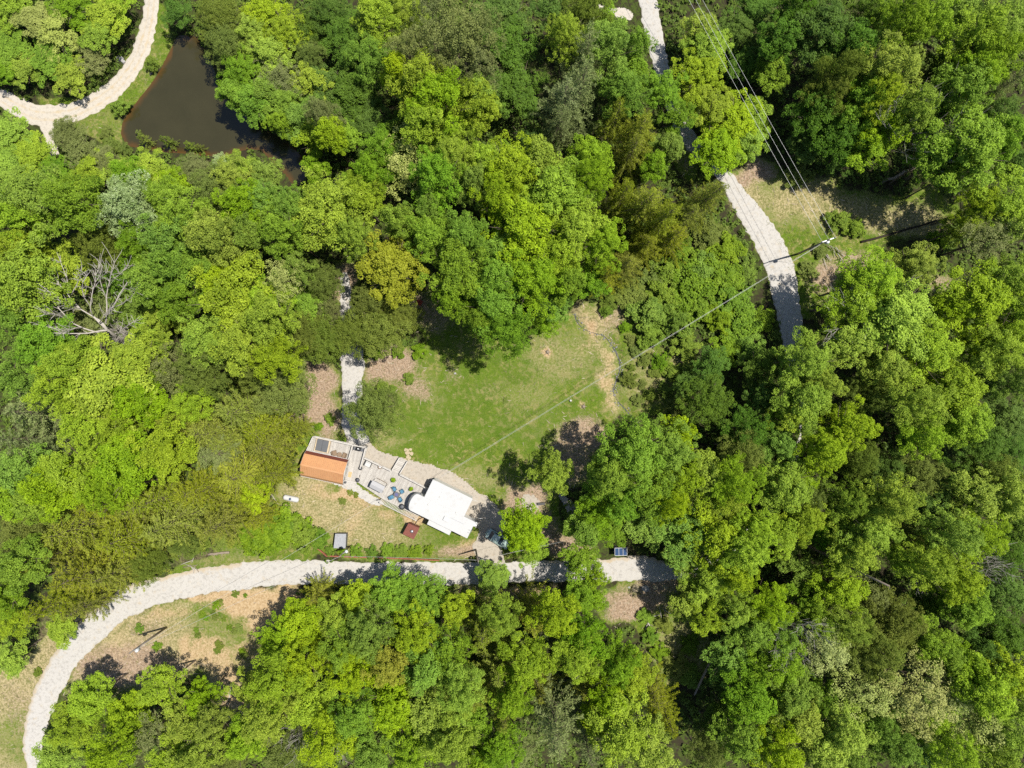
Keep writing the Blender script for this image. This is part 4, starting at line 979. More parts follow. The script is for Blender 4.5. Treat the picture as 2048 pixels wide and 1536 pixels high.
# ------------------------------------------------------------------ undergrowth and grass tufts (uncountable)
roadmask = np.zeros_like(GX)
for rd in (R1, R1B, R2, R3, R4):
    C = catmull(rd, 8)
    d = dist_line([(a, b) for a, b, _ in C], GPX, GPY)
    hwm = np.interp(np.arange(len(C)), np.arange(len(C)), C[:, 2]).mean()
    roadmask = np.maximum(roadmask, (d < hwm + 3) * 1.0)
GRAV = [(690,870),(728,874),(800,912),(885,936),(955,980),(1012,1040),(1008,1128),(945,1095),(900,1040),(800,1000),(690,960),(600,950),(612,880)]
roadmask = np.maximum(roadmask, poly_in(GRAV, GPX, GPY) * 1.0)
roadmask = np.maximum(roadmask, poly_in(POND, GPX, GPY) * 1.0)
def lookup(a, x, y):
    i = np.clip(np.searchsorted(ys, y), 0, len(ys) - 1); j = np.clip(np.searchsorted(xs, x), 0, len(xs) - 1)
    return a[i, j]
n = 34000
X = rng.uniform(-90, 90, n); Y = rng.uniform(-70, 70, n)
keep = (lookup(open_s, X, Y) < .2) & (lookup(roadmask, X, Y) < .5) & (vnoise(X, Y, 90, 4) > .28)
X, Y = X[keep], Y[keep]
Cc = np.stack([X, Y, gz(X, Y) + rng.uniform(.1, .9, len(X)) * (vnoise(X, Y, 91, 6) + .3)], 1)
V, F, v = puffs_to_leaves(Cc, rng.uniform(.25, .6, len(X)), 9, .40, .62, .6, -.1)
me = mesh_np('undergrowth', V, F, UNDER, False, {'v': ('FACE', v)})
tag(link('undergrowth', me), 'low green undergrowth covering the forest floor', 'undergrowth', kind='stuff')

n = 95000
X = rng.uniform(-90, 90, n); Y = rng.uniform(-70, 70, n)
lw = lookup(lawn_m, X, Y); rough_g = np.maximum(lookup(a_straw, X, Y), .45) * (1 - lookup(a_soil, X, Y)) * (1 - .6 * lookup(a_bare, X, Y)) * np.where(lw > .5, .6, .8)
keep = (lookup(open_s, X, Y) > .4) & (lookup(roadmask, X, Y) < .5) & (rng.random(n) < rough_g) & (vnoise(X, Y, 93, 2.0) > .25)
X, Y = X[keep], Y[keep]; hgt = np.where(lookup(lawn_m, X, Y) > .5, .15, .24)
k = 7
Pb = np.repeat(np.stack([X, Y, gz(X, Y)], 1), k, 0) + rng.normal(0, .12, (len(X) * k, 3)) * np.array((1, 1, 0))
hh = np.repeat(hgt, k) * rng.uniform(.5, 1.3, len(Pb))
d = rand_dirs(len(Pb), .1); d[:, 2] = d[:, 2] * .5 + .25
Nn = np.cross(d, rand_dirs(len(Pb)))
V, F = leaf_quads(Pb + d * hh[:, None] * .5, Nn * .5 + np.array((0, 0, .5)), hh, .16, d)
V[:, 2] += .02
vv = np.clip(np.repeat((vnoise(X, Y, 94, 2.5) * .5 + vnoise(X, Y, 95, .7) * .7 - .25) + lookup(a_straw, X, Y) * .5, k) + rng.normal(0, .2, len(Pb)), 0, 1)
me = mesh_np('grass', V, F, GRASS_M, False, {'v': ('FACE', vv)})
tag(link('grass', me), 'rough grass tufts on the lawn, banks and verges', 'grass', kind='stuff')

# fallen twigs and straw on the bare ground
n = 60000
X = rng.uniform(-90, 90, n); Y = rng.uniform(-70, 70, n)
wgt = np.maximum(lookup(a_bare, X, Y), .35 * lookup(a_straw, X, Y)) * (lookup(open_s, X, Y) > .3)
keep = (rng.random(n) < wgt) & (lookup(roadmask, X, Y) < .5)
X, Y = X[keep], Y[keep]
Pb = np.stack([X, Y, gz(X, Y) + rng.uniform(.02, .07, len(X))], 1)
d = rand_dirs(len(X)); d[:, 2] *= .12
V, F = leaf_quads(Pb, np.array((0, 0, 1.0)) + rand_dirs(len(X)) * .3, rng.uniform(.25, 1.1, len(X)), .085, d)
TWIG = leaf_mat('fallen twigs', (0.10, 0.07, 0.045), (0.46, 0.39, 0.30), objvar=0.0, trans=0.0)
me = mesh_np('fallen_twigs', V, F, TWIG, False, {'v': ('FACE', rng.random(len(X)))})
tag(link('fallen_twigs', me), 'pale fallen twigs littering the bare ground', 'twigs', kind='stuff')
# ------------------------------------------------------------------ homestead materials
def wood(name, c1, c2, rough=.85):
    m, nt, out = new_mat(name); N = NT(nt); P = N.pos()
    f = N.noise(1.6, 4, .6, P); g_ = N.noise(16, 3, .7, P)
    isl = N.n("ShaderNodeNewGeometry").outputs['Random Per Island']
    c = N.mix(isl, c1, c2)
    c = N.mix(N.math('MULTIPLY', N.ramp(f, .5, .75), .45), c, tuple(x * .55 for x in c1))
    c = N.mix(N.math('MULTIPLY', g_, .3), c, c2)
    principled(N, out, c, rough, .15, 0, g_, .3, .02)
    return m
M_DECK = wood('weathered deck boards', (0.31, 0.29, 0.265), (0.42, 0.40, 0.37))
M_RAIL = wood('grey timber rail', (0.36, 0.34, 0.315), (0.48, 0.46, 0.43))
M_POSTD = wood('pole timber', (0.13, 0.11, 0.09), (0.22, 0.19, 0.16))
M_WHITE = paint('white roof membrane', (0.415, 0.42, 0.425), .6, .2, var=.03, scale=1.2, dirt=(0.355, 0.355, 0.345))
M_RVSIDE = paint('white camper siding', (0.6, 0.6, 0.59), .35, .5, var=.05)
M_CAP = paint('grey front cap', (0.30, 0.31, 0.33), .3, .5, var=.1)
M_ORANGE = paint('orange metal roofing', (0.43, 0.225, 0.105), .38, .6, var=.12, scale=1.5, dirt=(0.36, 0.15, 0.07))
M_SHEDW = paint('pale shed siding', (0.55, 0.53, 0.50), .7, .3, var=.12, scale=2)
M_TRIM = paint('white trim', (0.44, 0.435, 0.42), .6, .3, var=.08)
M_BLACK = paint('black metal', (0.02, 0.02, 0.022), .45, .5, var=.2)
M_DGREY = paint('dark grey cover', (0.085, 0.09, 0.10), .6, .4, var=.15, scale=2)
M_GREY = paint('grey canopy fabric', (0.33, 0.33, 0.34), .8, .2, var=.1)
M_BROWN = paint('brown wicker', (0.20, 0.145, 0.10), .8, .2, var=.25, scale=9)
M_BLUE = paint('blue chair fabric', (0.06, 0.16, 0.25), .7, .3, var=.15, scale=6)
M_STEEL = paint('grey steel', (0.32, 0.33, 0.35), .4, .5, .6, var=.15)
M_CORR = paint('corrugated grey roofing', (0.30, 0.31, 0.33), .5, .5, .2, var=.15, dirt=(0.2, 0.18, 0.17))
M_RUST = paint('rust red roofing', (0.155, 0.045, 0.030), .6, .4, var=.2, scale=2, dirt=(0.09, 0.035, 0.03))
M_EDGE = paint('red brown timber edging', (0.24, 0.085, 0.055), .8, .2, var=.25, scale=3)
M_TANK = paint('white tank paint', (0.46, 0.46, 0.455), .4, .4, var=.03)
M_MAT = paint('straw doormat', (0.42, 0.31, 0.17), .9, .1, var=.2, scale=9)
M_TERRA = paint('dark clay pot', (0.075, 0.055, 0.045), .7, .3, var=.2)
M_GLASS = paint('dark glass', (0.015, 0.025, 0.04), .08, .6, var=.1)
M_TYRE = paint('tyre rubber', (0.018, 0.018, 0.018), .8, .2)
M_CAR = paint('pale sage car paint', (0.30, 0.385, 0.35), .25, .6, .2, var=.03)
M_CARL = paint('lamp lens', (0.35, 0.03, 0.02), .2, .6)
M_CARTB = paint('blue roof panel', (0.02, 0.05, 0.12), .2, .6, var=.2)
M_WIRE = paint('aluminium wire', (0.50, 0.50, 0.49), .5, .4, .3, var=.05)
M_TRANSF = paint('transformer grey', (0.55, 0.57, 0.58), .5, .4, .1)
M_CERAM = paint('white insulator', (0.5, 0.51, 0.51), .3, .5)
M_RED = paint('red painted wood', (0.28, 0.05, 0.03), .6, .3, var=.2)
M_ROCKT = bark('tan boulder', (0.24, 0.20, 0.13), (0.46, 0.39, 0.26))
M_ROCKG = bark('grey boulder', (0.20, 0.20, 0.20), (0.40, 0.39, 0.38))
M_FLAG = bark('tan flagstone', (0.30, 0.24, 0.15), (0.42, 0.36, 0.25))
M_PURPLE = paint('blue table cloth', (0.10, 0.10, 0.22), .8, .2, var=.3, scale=8)

A1 = -math.atan2(18.3, 84.9)          # shed bearing
A2 = -math.radians(26.1)              # camper bearing
def rot(v, a): return np.array((v[0] * math.cos(a) - v[1] * math.sin(a), v[0] * math.sin(a) + v[1] * math.cos(a)))
class Frame:
    def __init__(s, o, a): s.o = np.array(o[:2]); s.a = a
    def __call__(s, x, y, z=0.0):
        p = s.o + rot((x, y), s.a); return np.array((p[0], p[1], z))
    def quad(s, mb, x0, x1, y0, y1, z0, z1):
        return mb.prism([tuple(s(x, y)[:2]) for x, y in ((x0, y0), (x1, y0), (x1, y1), (x0, y1))], z0, z1)

# ------------------------------------------------------------------ gambrel shed
fr = Frame(W(649.4, 935.7, 2.6), A1)
LH, HW = 3.55, 2.12
shed = empty('garden_shed', fr(0, 0, 0), 'shed with ribbed orange metal gambrel roof at the end of the deck', 'shed')
prof = [(-HW, 2.45), (-1.72, 3.25), (0, 4.2), (1.72, 3.25), (HW, 2.45)]
mb = MB()   # walls with gambrel gables
wp = [(-1.9, 0.0), (-1.9, 2.6), (-1.62, 3.16), (0, 4.08), (1.62, 3.16), (1.9, 2.6), (1.9, 0.0)]
V = [fr(x, y, z) for x in (-LH + .12, LH - .25) for y, z in wp]; k = len(wp)
mb.add(V, [tuple(range(k)), tuple(range(2 * k - 1, k - 1, -1))] + [(i, k + i, k + (i + 1) % k, (i + 1) % k) for i in range(k)])
mb.build('wall', M_SHEDW, shed)
names = ['roof_lower_panel', 'roof_upper_panel', 'roof_upper_panel', 'roof_lower_panel']
for i in range(4):
    (y0, z0), (y1, z1) = prof[i], prof[i + 1]
    mb = MB(); t = .05
    V = [fr(x, y, z) for x in (-LH, LH) for y, z in ((y0, z0), (y1, z1), (y1, z1 + t), (y0, z0 + t))]
    mb.add(V, [(0, 1, 2, 3), (7, 6, 5, 4), (0, 4, 5, 1), (1, 5, 6, 2), (2, 6, 7, 3), (3, 7, 4, 0)])
    nrib = 24
    for j in range(nrib):
        x = -LH + .12 + j * (2 * LH - .24) / (nrib - 1)
        mb.bar(fr(x, y0, z0 + t + .012), fr(x, y1, z1 + t + .012), .05, .05)
    mb.build(names[i], M_ORANGE if i != 3 else M_RUST, shed)
mb = MB(); mb.bar(fr(-LH, 0, 4.275), fr(LH, 0, 4.275), .28, .03); mb.build('ridge_cap', M_ORANGE, shed)
for sy in (-1, 1):
    mb = MB(); mb.bar(fr(-LH, sy * (HW + .03), 2.44), fr(LH, sy * (HW + .03), 2.44), .06, .12); mb.build('fascia_board', M_TRIM, shed)
for sx in (-1, 1):
    for i in range(4):
        mb = MB(); (y0, z0), (y1, z1) = prof[i], prof[i + 1]
        mb.bar(fr(sx * (LH + .012), y0, z0 - .04), fr(sx * (LH + .012), y1, z1 - .04), .03, .12); mb.build('barge_board', M_TRIM, shed)
mb = MB(); mb.bar(fr(LH - .22, -.55, 1.55), fr(LH - .22, .55, 1.55), .06, 1.95); door = mb.build('door', M_TRIM, shed)
mb = MB(); mb.box(fr(LH - .17, .42, 1.5), (.05, .05, .14), A1); mb.build('handle', M_BLACK, door)
for yy in (-1.25, 1.25):
    mb = MB(); mb.bar(fr(LH - .22, yy - .3, 1.9), fr(LH - .22, yy + .3, 1.9), .05, .8); wdw = mb.build('window', M_TRIM, shed)
    mb = MB(); mb.bar(fr(LH - .19, yy - .24, 1.9), fr(LH - .19, yy + .24, 1.9), .03, .66); mb.build('pane', M_GLASS, wdw)

# ------------------------------------------------------------------ deck
DZ = .55
def z1p(pts): return [tuple(Z1(x, y, DZ)[:2]) for x, y in pts]
D1 = z1p([(470,218),(1008,330),(955,560),(372,425)])
D2 = z1p([(1008,330),(1195,364),(1150,505),(1110,690),(1062,850),(888,815),(955,560)])
D3 = z1p([(1150,505),(1535,690),(1640,735),(2060,950),(1800,1270),(1390,1072),(1062,850),(1110,690)])
RAMP = z1p([(1538,688),(1632,512),(1745,562),(1640,733)])
deck = empty('wooden_deck', (*Z1(1250, 760)[:2], 0), 'weathered grey timber deck with railings between the orange shed and the camper', 'deck')
def planks(poly, ang, w, gap, zf, thick=.04):
    """boards running along ang, clipped to poly"""
    mb = MB(); d = np.array((math.cos(ang), math.sin(ang))); n_ = np.array((-d[1], d[0]))
    P = np.array(poly); t = P @ n_
    y = t.min() + w / 2
    while y < t.max():
        xs_ = []
        for i in range(len(P)):
            a, b = P[i], P[(i + 1) % len(P)]; ta, tb = a @ n_, b @ n_
            if (ta > y) != (tb > y):
                q = (y - ta) / (tb - ta); xs_.append((a + (b - a) * q) @ d)
        xs_.sort()
        for x0, x1 in zip(xs_[::2], xs_[1::2]):
            if x1 - x0 < .1: continue
            cuts = [x0]
            while x1 - cuts[-1] > 4.4: cuts.append(cuts[-1] + random.uniform(2.2, 3.6))
            cuts.append(x1)
            for c0, c1 in zip(cuts[:-1], cuts[1:]):
                a = d * c0 + n_ * y; b = d * (c1 - .012) + n_ * y
                z = zf(*((a + b) / 2)) - thick / 2 + random.uniform(-.006, .006)
                mb.bar((*a, z), (*b, z), w - gap, thick)
        y += w
    return mb
for poly, ang in ((D1, A1 + math.pi / 2), (D2, A1 + math.pi / 2), (D3, A2 + math.pi / 2)):
    tag(planks(poly, ang, .15, .014, lambda x, y: DZ).build('decking_boards', M_DECK, deck), kind='stuff')
    mb = MB()
    P = [np.array(p) for p in poly]
    for a, b in zip(P, P[1:] + P[:1]): mb.bar((*a, DZ - .17), (*b, DZ - .17), .05, .24)
    mb.build('rim_joist', M_RAIL, deck)
    mb = MB()
    for a, b in zip(P, P[1:] + P[:1]): mb.box((*(a * .97 + np.mean(P, 0) * .03), (DZ - .3) / 2), (.12, .12, DZ - .3))
    mb.build('footings', M_RAIL, deck)
# ramp down to the grass
rp = [np.array(p) for p in RAMP]
mb = MB(); nst = 9
for i in range(nst):
    t0, t1 = i / nst, (i + .93) / nst
    a = rp[0] + (rp[1] - rp[0]) * (t0 + t1) / 2; b = rp[3] + (rp[2] - rp[3]) * (t0 + t1) / 2
    mb.bar((*a, DZ - .04 - .42 * i / nst), (*b, DZ - .04 - .42 * i / nst), np.linalg.norm(rp[1] - rp[0]) / nst * .93, .05)
tag(mb.build('ramp_boards', M_DECK, deck), kind='stuff')
def railing(pts, h=.95, z0=DZ, z1=None, parent=None, mid=2, name='railing'):
    P = [np.array(p) for p in pts]
    for a, b in zip(P[:-1], P[1:]):
        L = np.linalg.norm(b - a); n_ = max(1, int(round(L / 1.6)))
        za, zb = z0, z0 if z1 is None else z1
        mb = MB()
        mb.bar((*a, za + h), (*b, zb + h), .14, .04)
        for m_ in range(mid):
            q = (m_ + 1) / (mid + 1) * h; mb.bar((*a, za + q), (*b, zb + q), .04, .09)
        r_ = mb.build(name, M_RAIL, deck)
        for i in range(n_ + 1):
            p = a + (b - a) * i / n_; z = za + (zb - za) * i / n_
            mb = MB(); mb.box((*p, z + h / 2 - .03), (.09, .09, h - .02)); mb.build('post', M_RAIL, r_)
railing(z1p([(470,222),(1000,336),(1188,372)]))
railing(z1p([(470,222),(380,418)]))
railing(z1p([(1004,345),(953,525)]))
railing(z1p([(1182,376),(1108,655)]))
railing(z1p([(1158,512),(1530,690)]))
railing(z1p([(1540,684),(1634,514)]), .8, DZ, DZ - .42, mid=1)
railing(z1p([(1643,730),(1742,564)]), .8, DZ, DZ - .42, mid=1)
railing(z1p([(1646,740),(2010,925)]))
railing(z1p([(898,818),(1055,848)]), .85, mid=1)
# slatted outward-sloping railing on the lower edge
a = np.array(Z1(1395, 1062, DZ)); b = np.array(Z1(1900, 1310, DZ))
nrm = rot((0, -1), A2 + .02); o = np.array((nrm[0], nrm[1], 0))
mb = MB(); mb.bar(a + (0, 0, .08), b + (0, 0, .08), .07, .07); mb.bar(a + o * .78 + (0, 0, .62), b + o * .78 + (0, 0, .62), .10, .06)
sl = mb.build('sloping_railing', M_RAIL, deck)
for i in range(31):
    p = a + (b - a) * (i + .3) / 31.0
    mb = MB(); mb.bar(p + (0, 0, .09), p + o * .76 + (0, 0, .60), .085, .035); mb.build('slat', M_RAIL, sl)

# ------------------------------------------------------------------ things on the deck
def thing_at(name, p, label, cat, group=None): return empty(name, p, label, cat, group)
# hot tub
c = Z1(588, 345, DZ); fh = Frame(c, A1)
tub = thing_at('hot_tub', c, 'square hot tub under a charcoal cover in a timber surround', 'hot tub')
mb = MB(); fh.quad(mb, -1.2, 1.2, -1.12, 1.12, DZ, DZ + .55); mb.build('surround', wood('tub surround', (0.40, 0.32, 0.22), (0.52, 0.44, 0.32)), tub, bevel=.02)
for sx in (0, 1):
    mb = MB(); fh.quad(mb, -.98 + sx * .99, -.01 + sx * .99, -.98, .98, DZ + .553, DZ + .66); mb.build('cover_panel', M_DGREY, tub, bevel=.03)
# wicker chairs and round table
def wicker(px, py, ang, label):
    c = Z1(px, py, DZ); f = Frame(c, ang)
    t = thing_at('wicker_chair', c, label, 'chair', 'wicker chairs by the hot tub')
    mb = MB(); f.quad(mb, -.36, .36, -.36, .36, DZ + .22, DZ + .42); mb.build('seat', M_BROWN, t, bevel=.04)
    mb = MB(); f.quad(mb, -.40, -.27, -.38, .38, DZ + .42, DZ + .86); mb.build('backrest', M_BROWN, t, bevel=.04)
    for s_ in (-1, 1):
        mb = MB(); f.quad(mb, -.26, .36, s_ * .40 - .06, s_ * .40 + .06, DZ + .2, DZ + .62); mb.build('armrest', M_BROWN, t, bevel=.03)
    for sx in (-1, 1):
        for s_ in (-1, 1):
            mb = MB(); mb.box(f(sx * .31, s_ * .31, DZ + .11), (.06, .06, .22), ang); mb.build('leg', M_BLACK, t)
wicker(752, 450, A1 + .5, 'brown wicker chair between the hot tub and the round side table')
wicker(888, 484, A1 + math.pi - .2, 'brown wicker chair on the far side of the round side table from the hot tub')
c = Z1(822, 470, DZ); t = thing_at('side_table', c, 'round brown side table between the two wicker chairs', 'table')
mb = MB(); mb.lathe(c, [(.40, .44), (.42, .47), (.40, .5)], 18); mb.build('table_top', M_BROWN, t)
mb = MB(); mb.lathe(c, [(.22, .0), (.12, .05), (.10, .44)], 12); mb.build('pedestal', M_BLACK, t)
# black grill by the corner rail
c = Z1(1085, 392, DZ); f = Frame(c, A1); t = thing_at('gas_grill', c, 'black gas grill in the corner of the railing', 'grill')
mb = MB(); f.quad(mb, -.42, .42, -.28, .28, DZ + .1, DZ + .75); mb.build('cabinet', M_BLACK, t, bevel=.02)
mb = MB(); mb.tube([f(-.4, -.02, DZ + .82), f(.4, -.02, DZ + .82)], .27, 12); mb.build('lid', M_BLACK, t, True)
for s_ in (-1, 1):
    mb = MB(); f.quad(mb, s_ * .62 - .2, s_ * .62 + .2, -.25, .25, DZ + .72, DZ + .76); mb.build('side_shelf', M_DGREY, t)
mb = MB(); f.quad(mb, -.12, .10, .0, .18, DZ + 1.06, DZ + 1.14); mb.build('thermometer_plate', M_CERAM, t)
# low lounge chair with white cushion
c = Z1(1208, 600, DZ); f = Frame(c, A1 - .25); t = thing_at('lounge_chair', c, 'dark framed lounge chair with white cushions by the middle railing', 'chair')
mb = MB()
for p, q in (((-.55, -.45), (-.55, .45)), ((-.55, .45), (.55, .5)), ((.55, .5), (.55, -.2))): mb.bar(f(*p, DZ + .55), f(*q, DZ + .55), .09, .09)
mb.build('armrest_frame', M_BLACK, t)
mb = MB(); f.quad(mb, -.48, .48, -.45, .42, DZ + .2, DZ + .42); mb.build('cushion', M_TRIM, t, bevel=.05)
mb = MB(); f.quad(mb, -.46, .46, .30, .46, DZ + .43, DZ + .72); mb.build('back_cushion', M_TRIM, t, bevel=.04)
for sx in (-1, 1):
    for s_ in (-1, 1):
        mb = MB(); mb.box(f(sx * .53, s_ * .42, DZ + .26), (.07, .07, .52), f.a); mb.build('leg', M_BLACK, t)
# fire bowl
c = Z1(1372, 636, DZ); t = thing_at('fire_bowl', c, 'small round rusty fire bowl beside the middle railing', 'fire bowl')
mb = MB(); mb.lathe(c, [(.12, .0), (.16, .12), (.34, .38), (.36, .40), (.30, .36), (.1, .2)], 16); mb.build('bowl', M_BROWN, t, True)
mb = MB(); mb.lathe(c, [(.15, .2), (.24, .32), (.1, .36)], 9); mb.build('ash', M_CERAM, t)
# pots and planters
def pot(px, py, r, label, plant):
    c = Z1(px, py, DZ); t = thing_at('plant_pot' if plant else 'round_bin', c, label, 'planter' if plant else 'bin')
    mb = MB(); mb.lathe(c, [(r * .7, 0), (r, .42), (r * 1.06, .45), (r * .9, .43), (r * .85, .38)], 14); mb.build('pot', M_TERRA if plant else M_BLACK, t, True)
    if plant:
        C = np.array([(random.uniform(-.16, .16), random.uniform(-.16, .16), .6 + random.uniform(-.1, .12)) for _ in range(9)]) * np.array((r / .3, r / .3, 1))
        V, F, v = puffs_to_leaves(C, np.full(9, .24 * r / .3), 26, .12, .55)
        link('foliage', mesh_np('pot foliage', V, F, LEAF['O'], False, {'v': ('FACE', v)}), t)
    else:
        mb = MB(); mb.lathe(c, [(r * .85, .40), (r * .5, .47), (.03, .50)], 14); mb.build('lid', M_DGREY, t, True)
pot(1555, 814, .36, 'bushy green plant in a pot where the ramp meets the deck', True)
pot(1800, 937, .32, 'small green potted plant beside the camper nose', True)
pot(1106, 655, .30, 'dark round bin at the end of the short railing', False)
pot(1067, 814, .33, 'dark round bin at the lower corner of the shed walkway', False)
pot(1670, 1180, .46, 'charcoal round kettle grill near the sloping railing', False)
pot(898, 846, .2, 'small dark round bin at the shed corner', False)
# doormat
c = Z1(955, 745, DZ); f = Frame(c, A1); mb = MB(); f.quad(mb, -.28, .28, -.45, .45, DZ + .004, DZ + .03)
tag(mb.build('doormat', M_MAT), 'straw coloured doormat in front of the shed door', 'doormat')
# swing with grey canopy
f = Frame(Z1(1325, 915, DZ + 1.9), A2 - .02); c = f(0, 0, DZ); t = thing_at('canopy_swing', c, 'porch swing under a grey fabric canopy on the deck', 'swing')
mb = MB(); V = [f(x, y, DZ + z) for x in (-1.15, 1.15) for y, z in ((-.62, 1.72), (0, 1.98), (.62, 1.78), (.62, 1.75), (0, 1.94), (-.62, 1.68))]
mb.add(V, [tuple(range(6)), tuple(range(11, 5, -1))] + [(i, 6 + i, 6 + (i + 1) % 6, (i + 1) % 6) for i in range(6)]); mb.build('canopy', M_GREY, t)
for sx in (-1, 1):
    for sy in (-1, 1):
        mb = MB(); mb.tube([f(sx * 1.12, sy * .75, DZ), f(sx * 1.08, sy * .06, DZ + 1.7)], .03, 6); mb.build('leg', M_BLACK, t, True)
mb = MB(); mb.tube([f(-1.1, 0, DZ + 1.72), f(1.1, 0, DZ + 1.72)], .03, 6); mb.build('top_bar', M_BLACK, t, True)
mb = MB(); f.quad(mb, -.85, .85, -.3, .35, DZ + .42, DZ + .54); mb.build('seat', M_GREY, t, bevel=.03)
mb = MB(); f.quad(mb, -.85, .85, .36, .46, DZ + .5, DZ + 1.0); mb.build('backrest', M_GREY, t, bevel=.03)
mb = MB(); mb.tube([f(-.9, 1.0, DZ + .42), f(1.0, 1.0, DZ + .42), f(1.15, .8, DZ + .42)], .035, 6); mb.build('foot_rail', M_BROWN, t, True)
# blue chairs and table
tc = Z1(1605, 1010, DZ); tf = Frame(tc, A2)
t = thing_at('patio_table', tc, 'dark rectangular patio table ringed by blue chairs', 'table')
mb = MB(); tf.quad(mb, -.52, .52, -.42, .42, DZ + .68, DZ + .72); tp = mb.build('table_top', M_DGREY, t, bevel=.01)
for sx in (-1, 1):
    for sy in (-1, 1):
        mb = MB(); mb.box(tf(sx * .46, sy * .36, DZ + .34), (.05, .05, .68), A2); mb.build('leg', M_BLACK, t)
c2 = np.array(Z1(1590, 1018, DZ + .72)); mb = MB(); Frame(c2, A2 + .2).quad(mb, -.24, .24, -.2, .2, DZ + .724, DZ + .74)
tag(mb.build('table_cloth', M_PURPLE), 'small blue and white cloth on the patio table', 'cloth')
def blue_chair(px, py, label):
    c = Z1(px, py, DZ); d = tc - c; ang = math.atan2(d[1], d[0]); f = Frame(c, ang)
    t = thing_at('patio_chair', c, label, 'chair', 'blue chairs round the patio table')
    mb = MB(); f.quad(mb, -.28, .28, -.29, .29, DZ + .40, DZ + .47); mb.build('seat', M_BLUE, t, bevel=.02)
    mb = MB(); V = [f(x, y, DZ + z) for y in (-.29, .29) for x, z in ((-.30, .45), (-.24, .45), (-.42, .95), (-.47, .95))]
    mb.add(V, [(3, 2, 1, 0), (4, 5, 6, 7)] + [(i, (i + 1) % 4, 4 + (i + 1) % 4, 4 + i) for i in range(4)]); mb.build('backrest', M_BLUE, t)
    for s_ in (-1, 1):
        mb = MB(); mb.bar(f(-.32, s_ * .33, DZ + .62), f(.24, s_ * .33, DZ + .62), .05, .03); mb.build('armrest', M_BLACK, t)
        for sx in (-1, 1):
            mb = MB(); mb.tube([f(sx * .26, s_ * .30, DZ), f(sx * .24, s_ * .32, DZ + .6)], .02, 6); mb.build('leg', M_BLACK, t)
blue_chair(1572, 940, 'blue patio chair nearest the canopy swing')
blue_chair(1670, 972, 'blue patio chair on the side facing the ramp rail')
blue_chair(1535, 1045, 'blue patio chair nearest the lower left end of the sloping railing')
blue_chair(1645, 1075, 'blue patio chair nearest the camper nose')

# ------------------------------------------------------------------ fifth-wheel camper
RH = 3.55
pa = Z2(420, 830, RH)                       # front lower corner of the roof
cf = Frame(pa, A2)                          # x back along the camper, y towards the lawn
def zloc(x, y, h=RH):
    d = (Z2(x, y, h) - pa)[:2]; return rot(d, -A2)
Lr = zloc(1190, 1208)[0]; Wm = 2.95
rv = empty('camper_trailer', cf(Lr / 2, Wm / 2, 0), 'long white fifth-wheel camper trailer with slide-outs parked by the deck', 'camper')
mb = MB(); cf.quad(mb, .1, Lr - .05, .06, Wm - .06, .75, RH - .08); mb.build('body', M_RVSIDE, rv, bevel=.05)
nose = []
for i in range(13):
    a = -math.pi / 2 + math.pi * i / 12
    nose.append((-.95 * math.cos(a) ** .8 if math.cos(a) > 0 else 0, Wm / 2 + (Wm / 2) * math.sin(a)))
def ring(sc, z, dx=0): return [cf(x * sc + dx, Wm / 2 + (y - Wm / 2) * (.90 + .1 * sc), z) for x, y in nose] + [cf(.35, Wm * .97, z), cf(.35, Wm * .03, z)]
mb = MB(); k = 15
levels = [(.9, 1.5), (1.15, 2.1), (1.18, 2.6), (1.08, 3.0), (.92, 3.3), (.80, 3.46)]
V = []
for sc, z in levels: V += ring(sc, z)
F = [(i + L_ * k, (i + 1) % k + L_ * k, (i + 1) % k + (L_ + 1) * k, i + (L_ + 1) * k) for L_ in range(len(levels) - 1) for i in range(k)]
F = [f_[::-1] for f_ in F]
F += [tuple(range((len(levels) - 1) * k, len(levels) * k))[::-1], tuple(range(k))]
mb.add(V, F); cap = mb.build('front_cap', M_CAP, rv, True)
# roof: rounded front, main sheet
mb = MB(); pts = [tuple(cf(x * .80, y)[:2]) for x, y in nose] + [tuple(cf(Lr, Wm)[:2]), tuple(cf(Lr, 0)[:2])]
mb.prism(pts, RH - .075, RH); mb.build('roof', M_WHITE, rv)
# big slide room on the lawn side and its roof
x0 = zloc(590, 672)[0]; y1 = zloc(725, 400)[1]; x1 = zloc(1265, 670)[0]
mb = MB(); cf.quad(mb, x0 + .08, x1 - .08, Wm - .05, y1 - .08, .6, RH - .14); mb.build('slide_room', M_RVSIDE, rv, bevel=.03)
mb = MB(); cf.quad(mb, x0, x1, Wm + .004, y1, RH - .10, RH - .006); mb.build('slide_room_roof', M_WHITE, rv)
sx0, sx1 = zloc(668, 960, 3.1)[0], zloc(975, 1105, 3.1)[0]; sy = zloc(645, 1015, 3.1)[1]
mb = MB(); cf.quad(mb, sx0 + .03, sx1 - .03, sy + .03, .08, .9, 3.02); mb.build('slide_out', M_RVSIDE, rv, bevel=.03)
mb = MB(); cf.quad(mb, sx0, sx1, sy, -.003, 3.03, 3.10); mb.build('slide_out_roof', M_WHITE, rv)
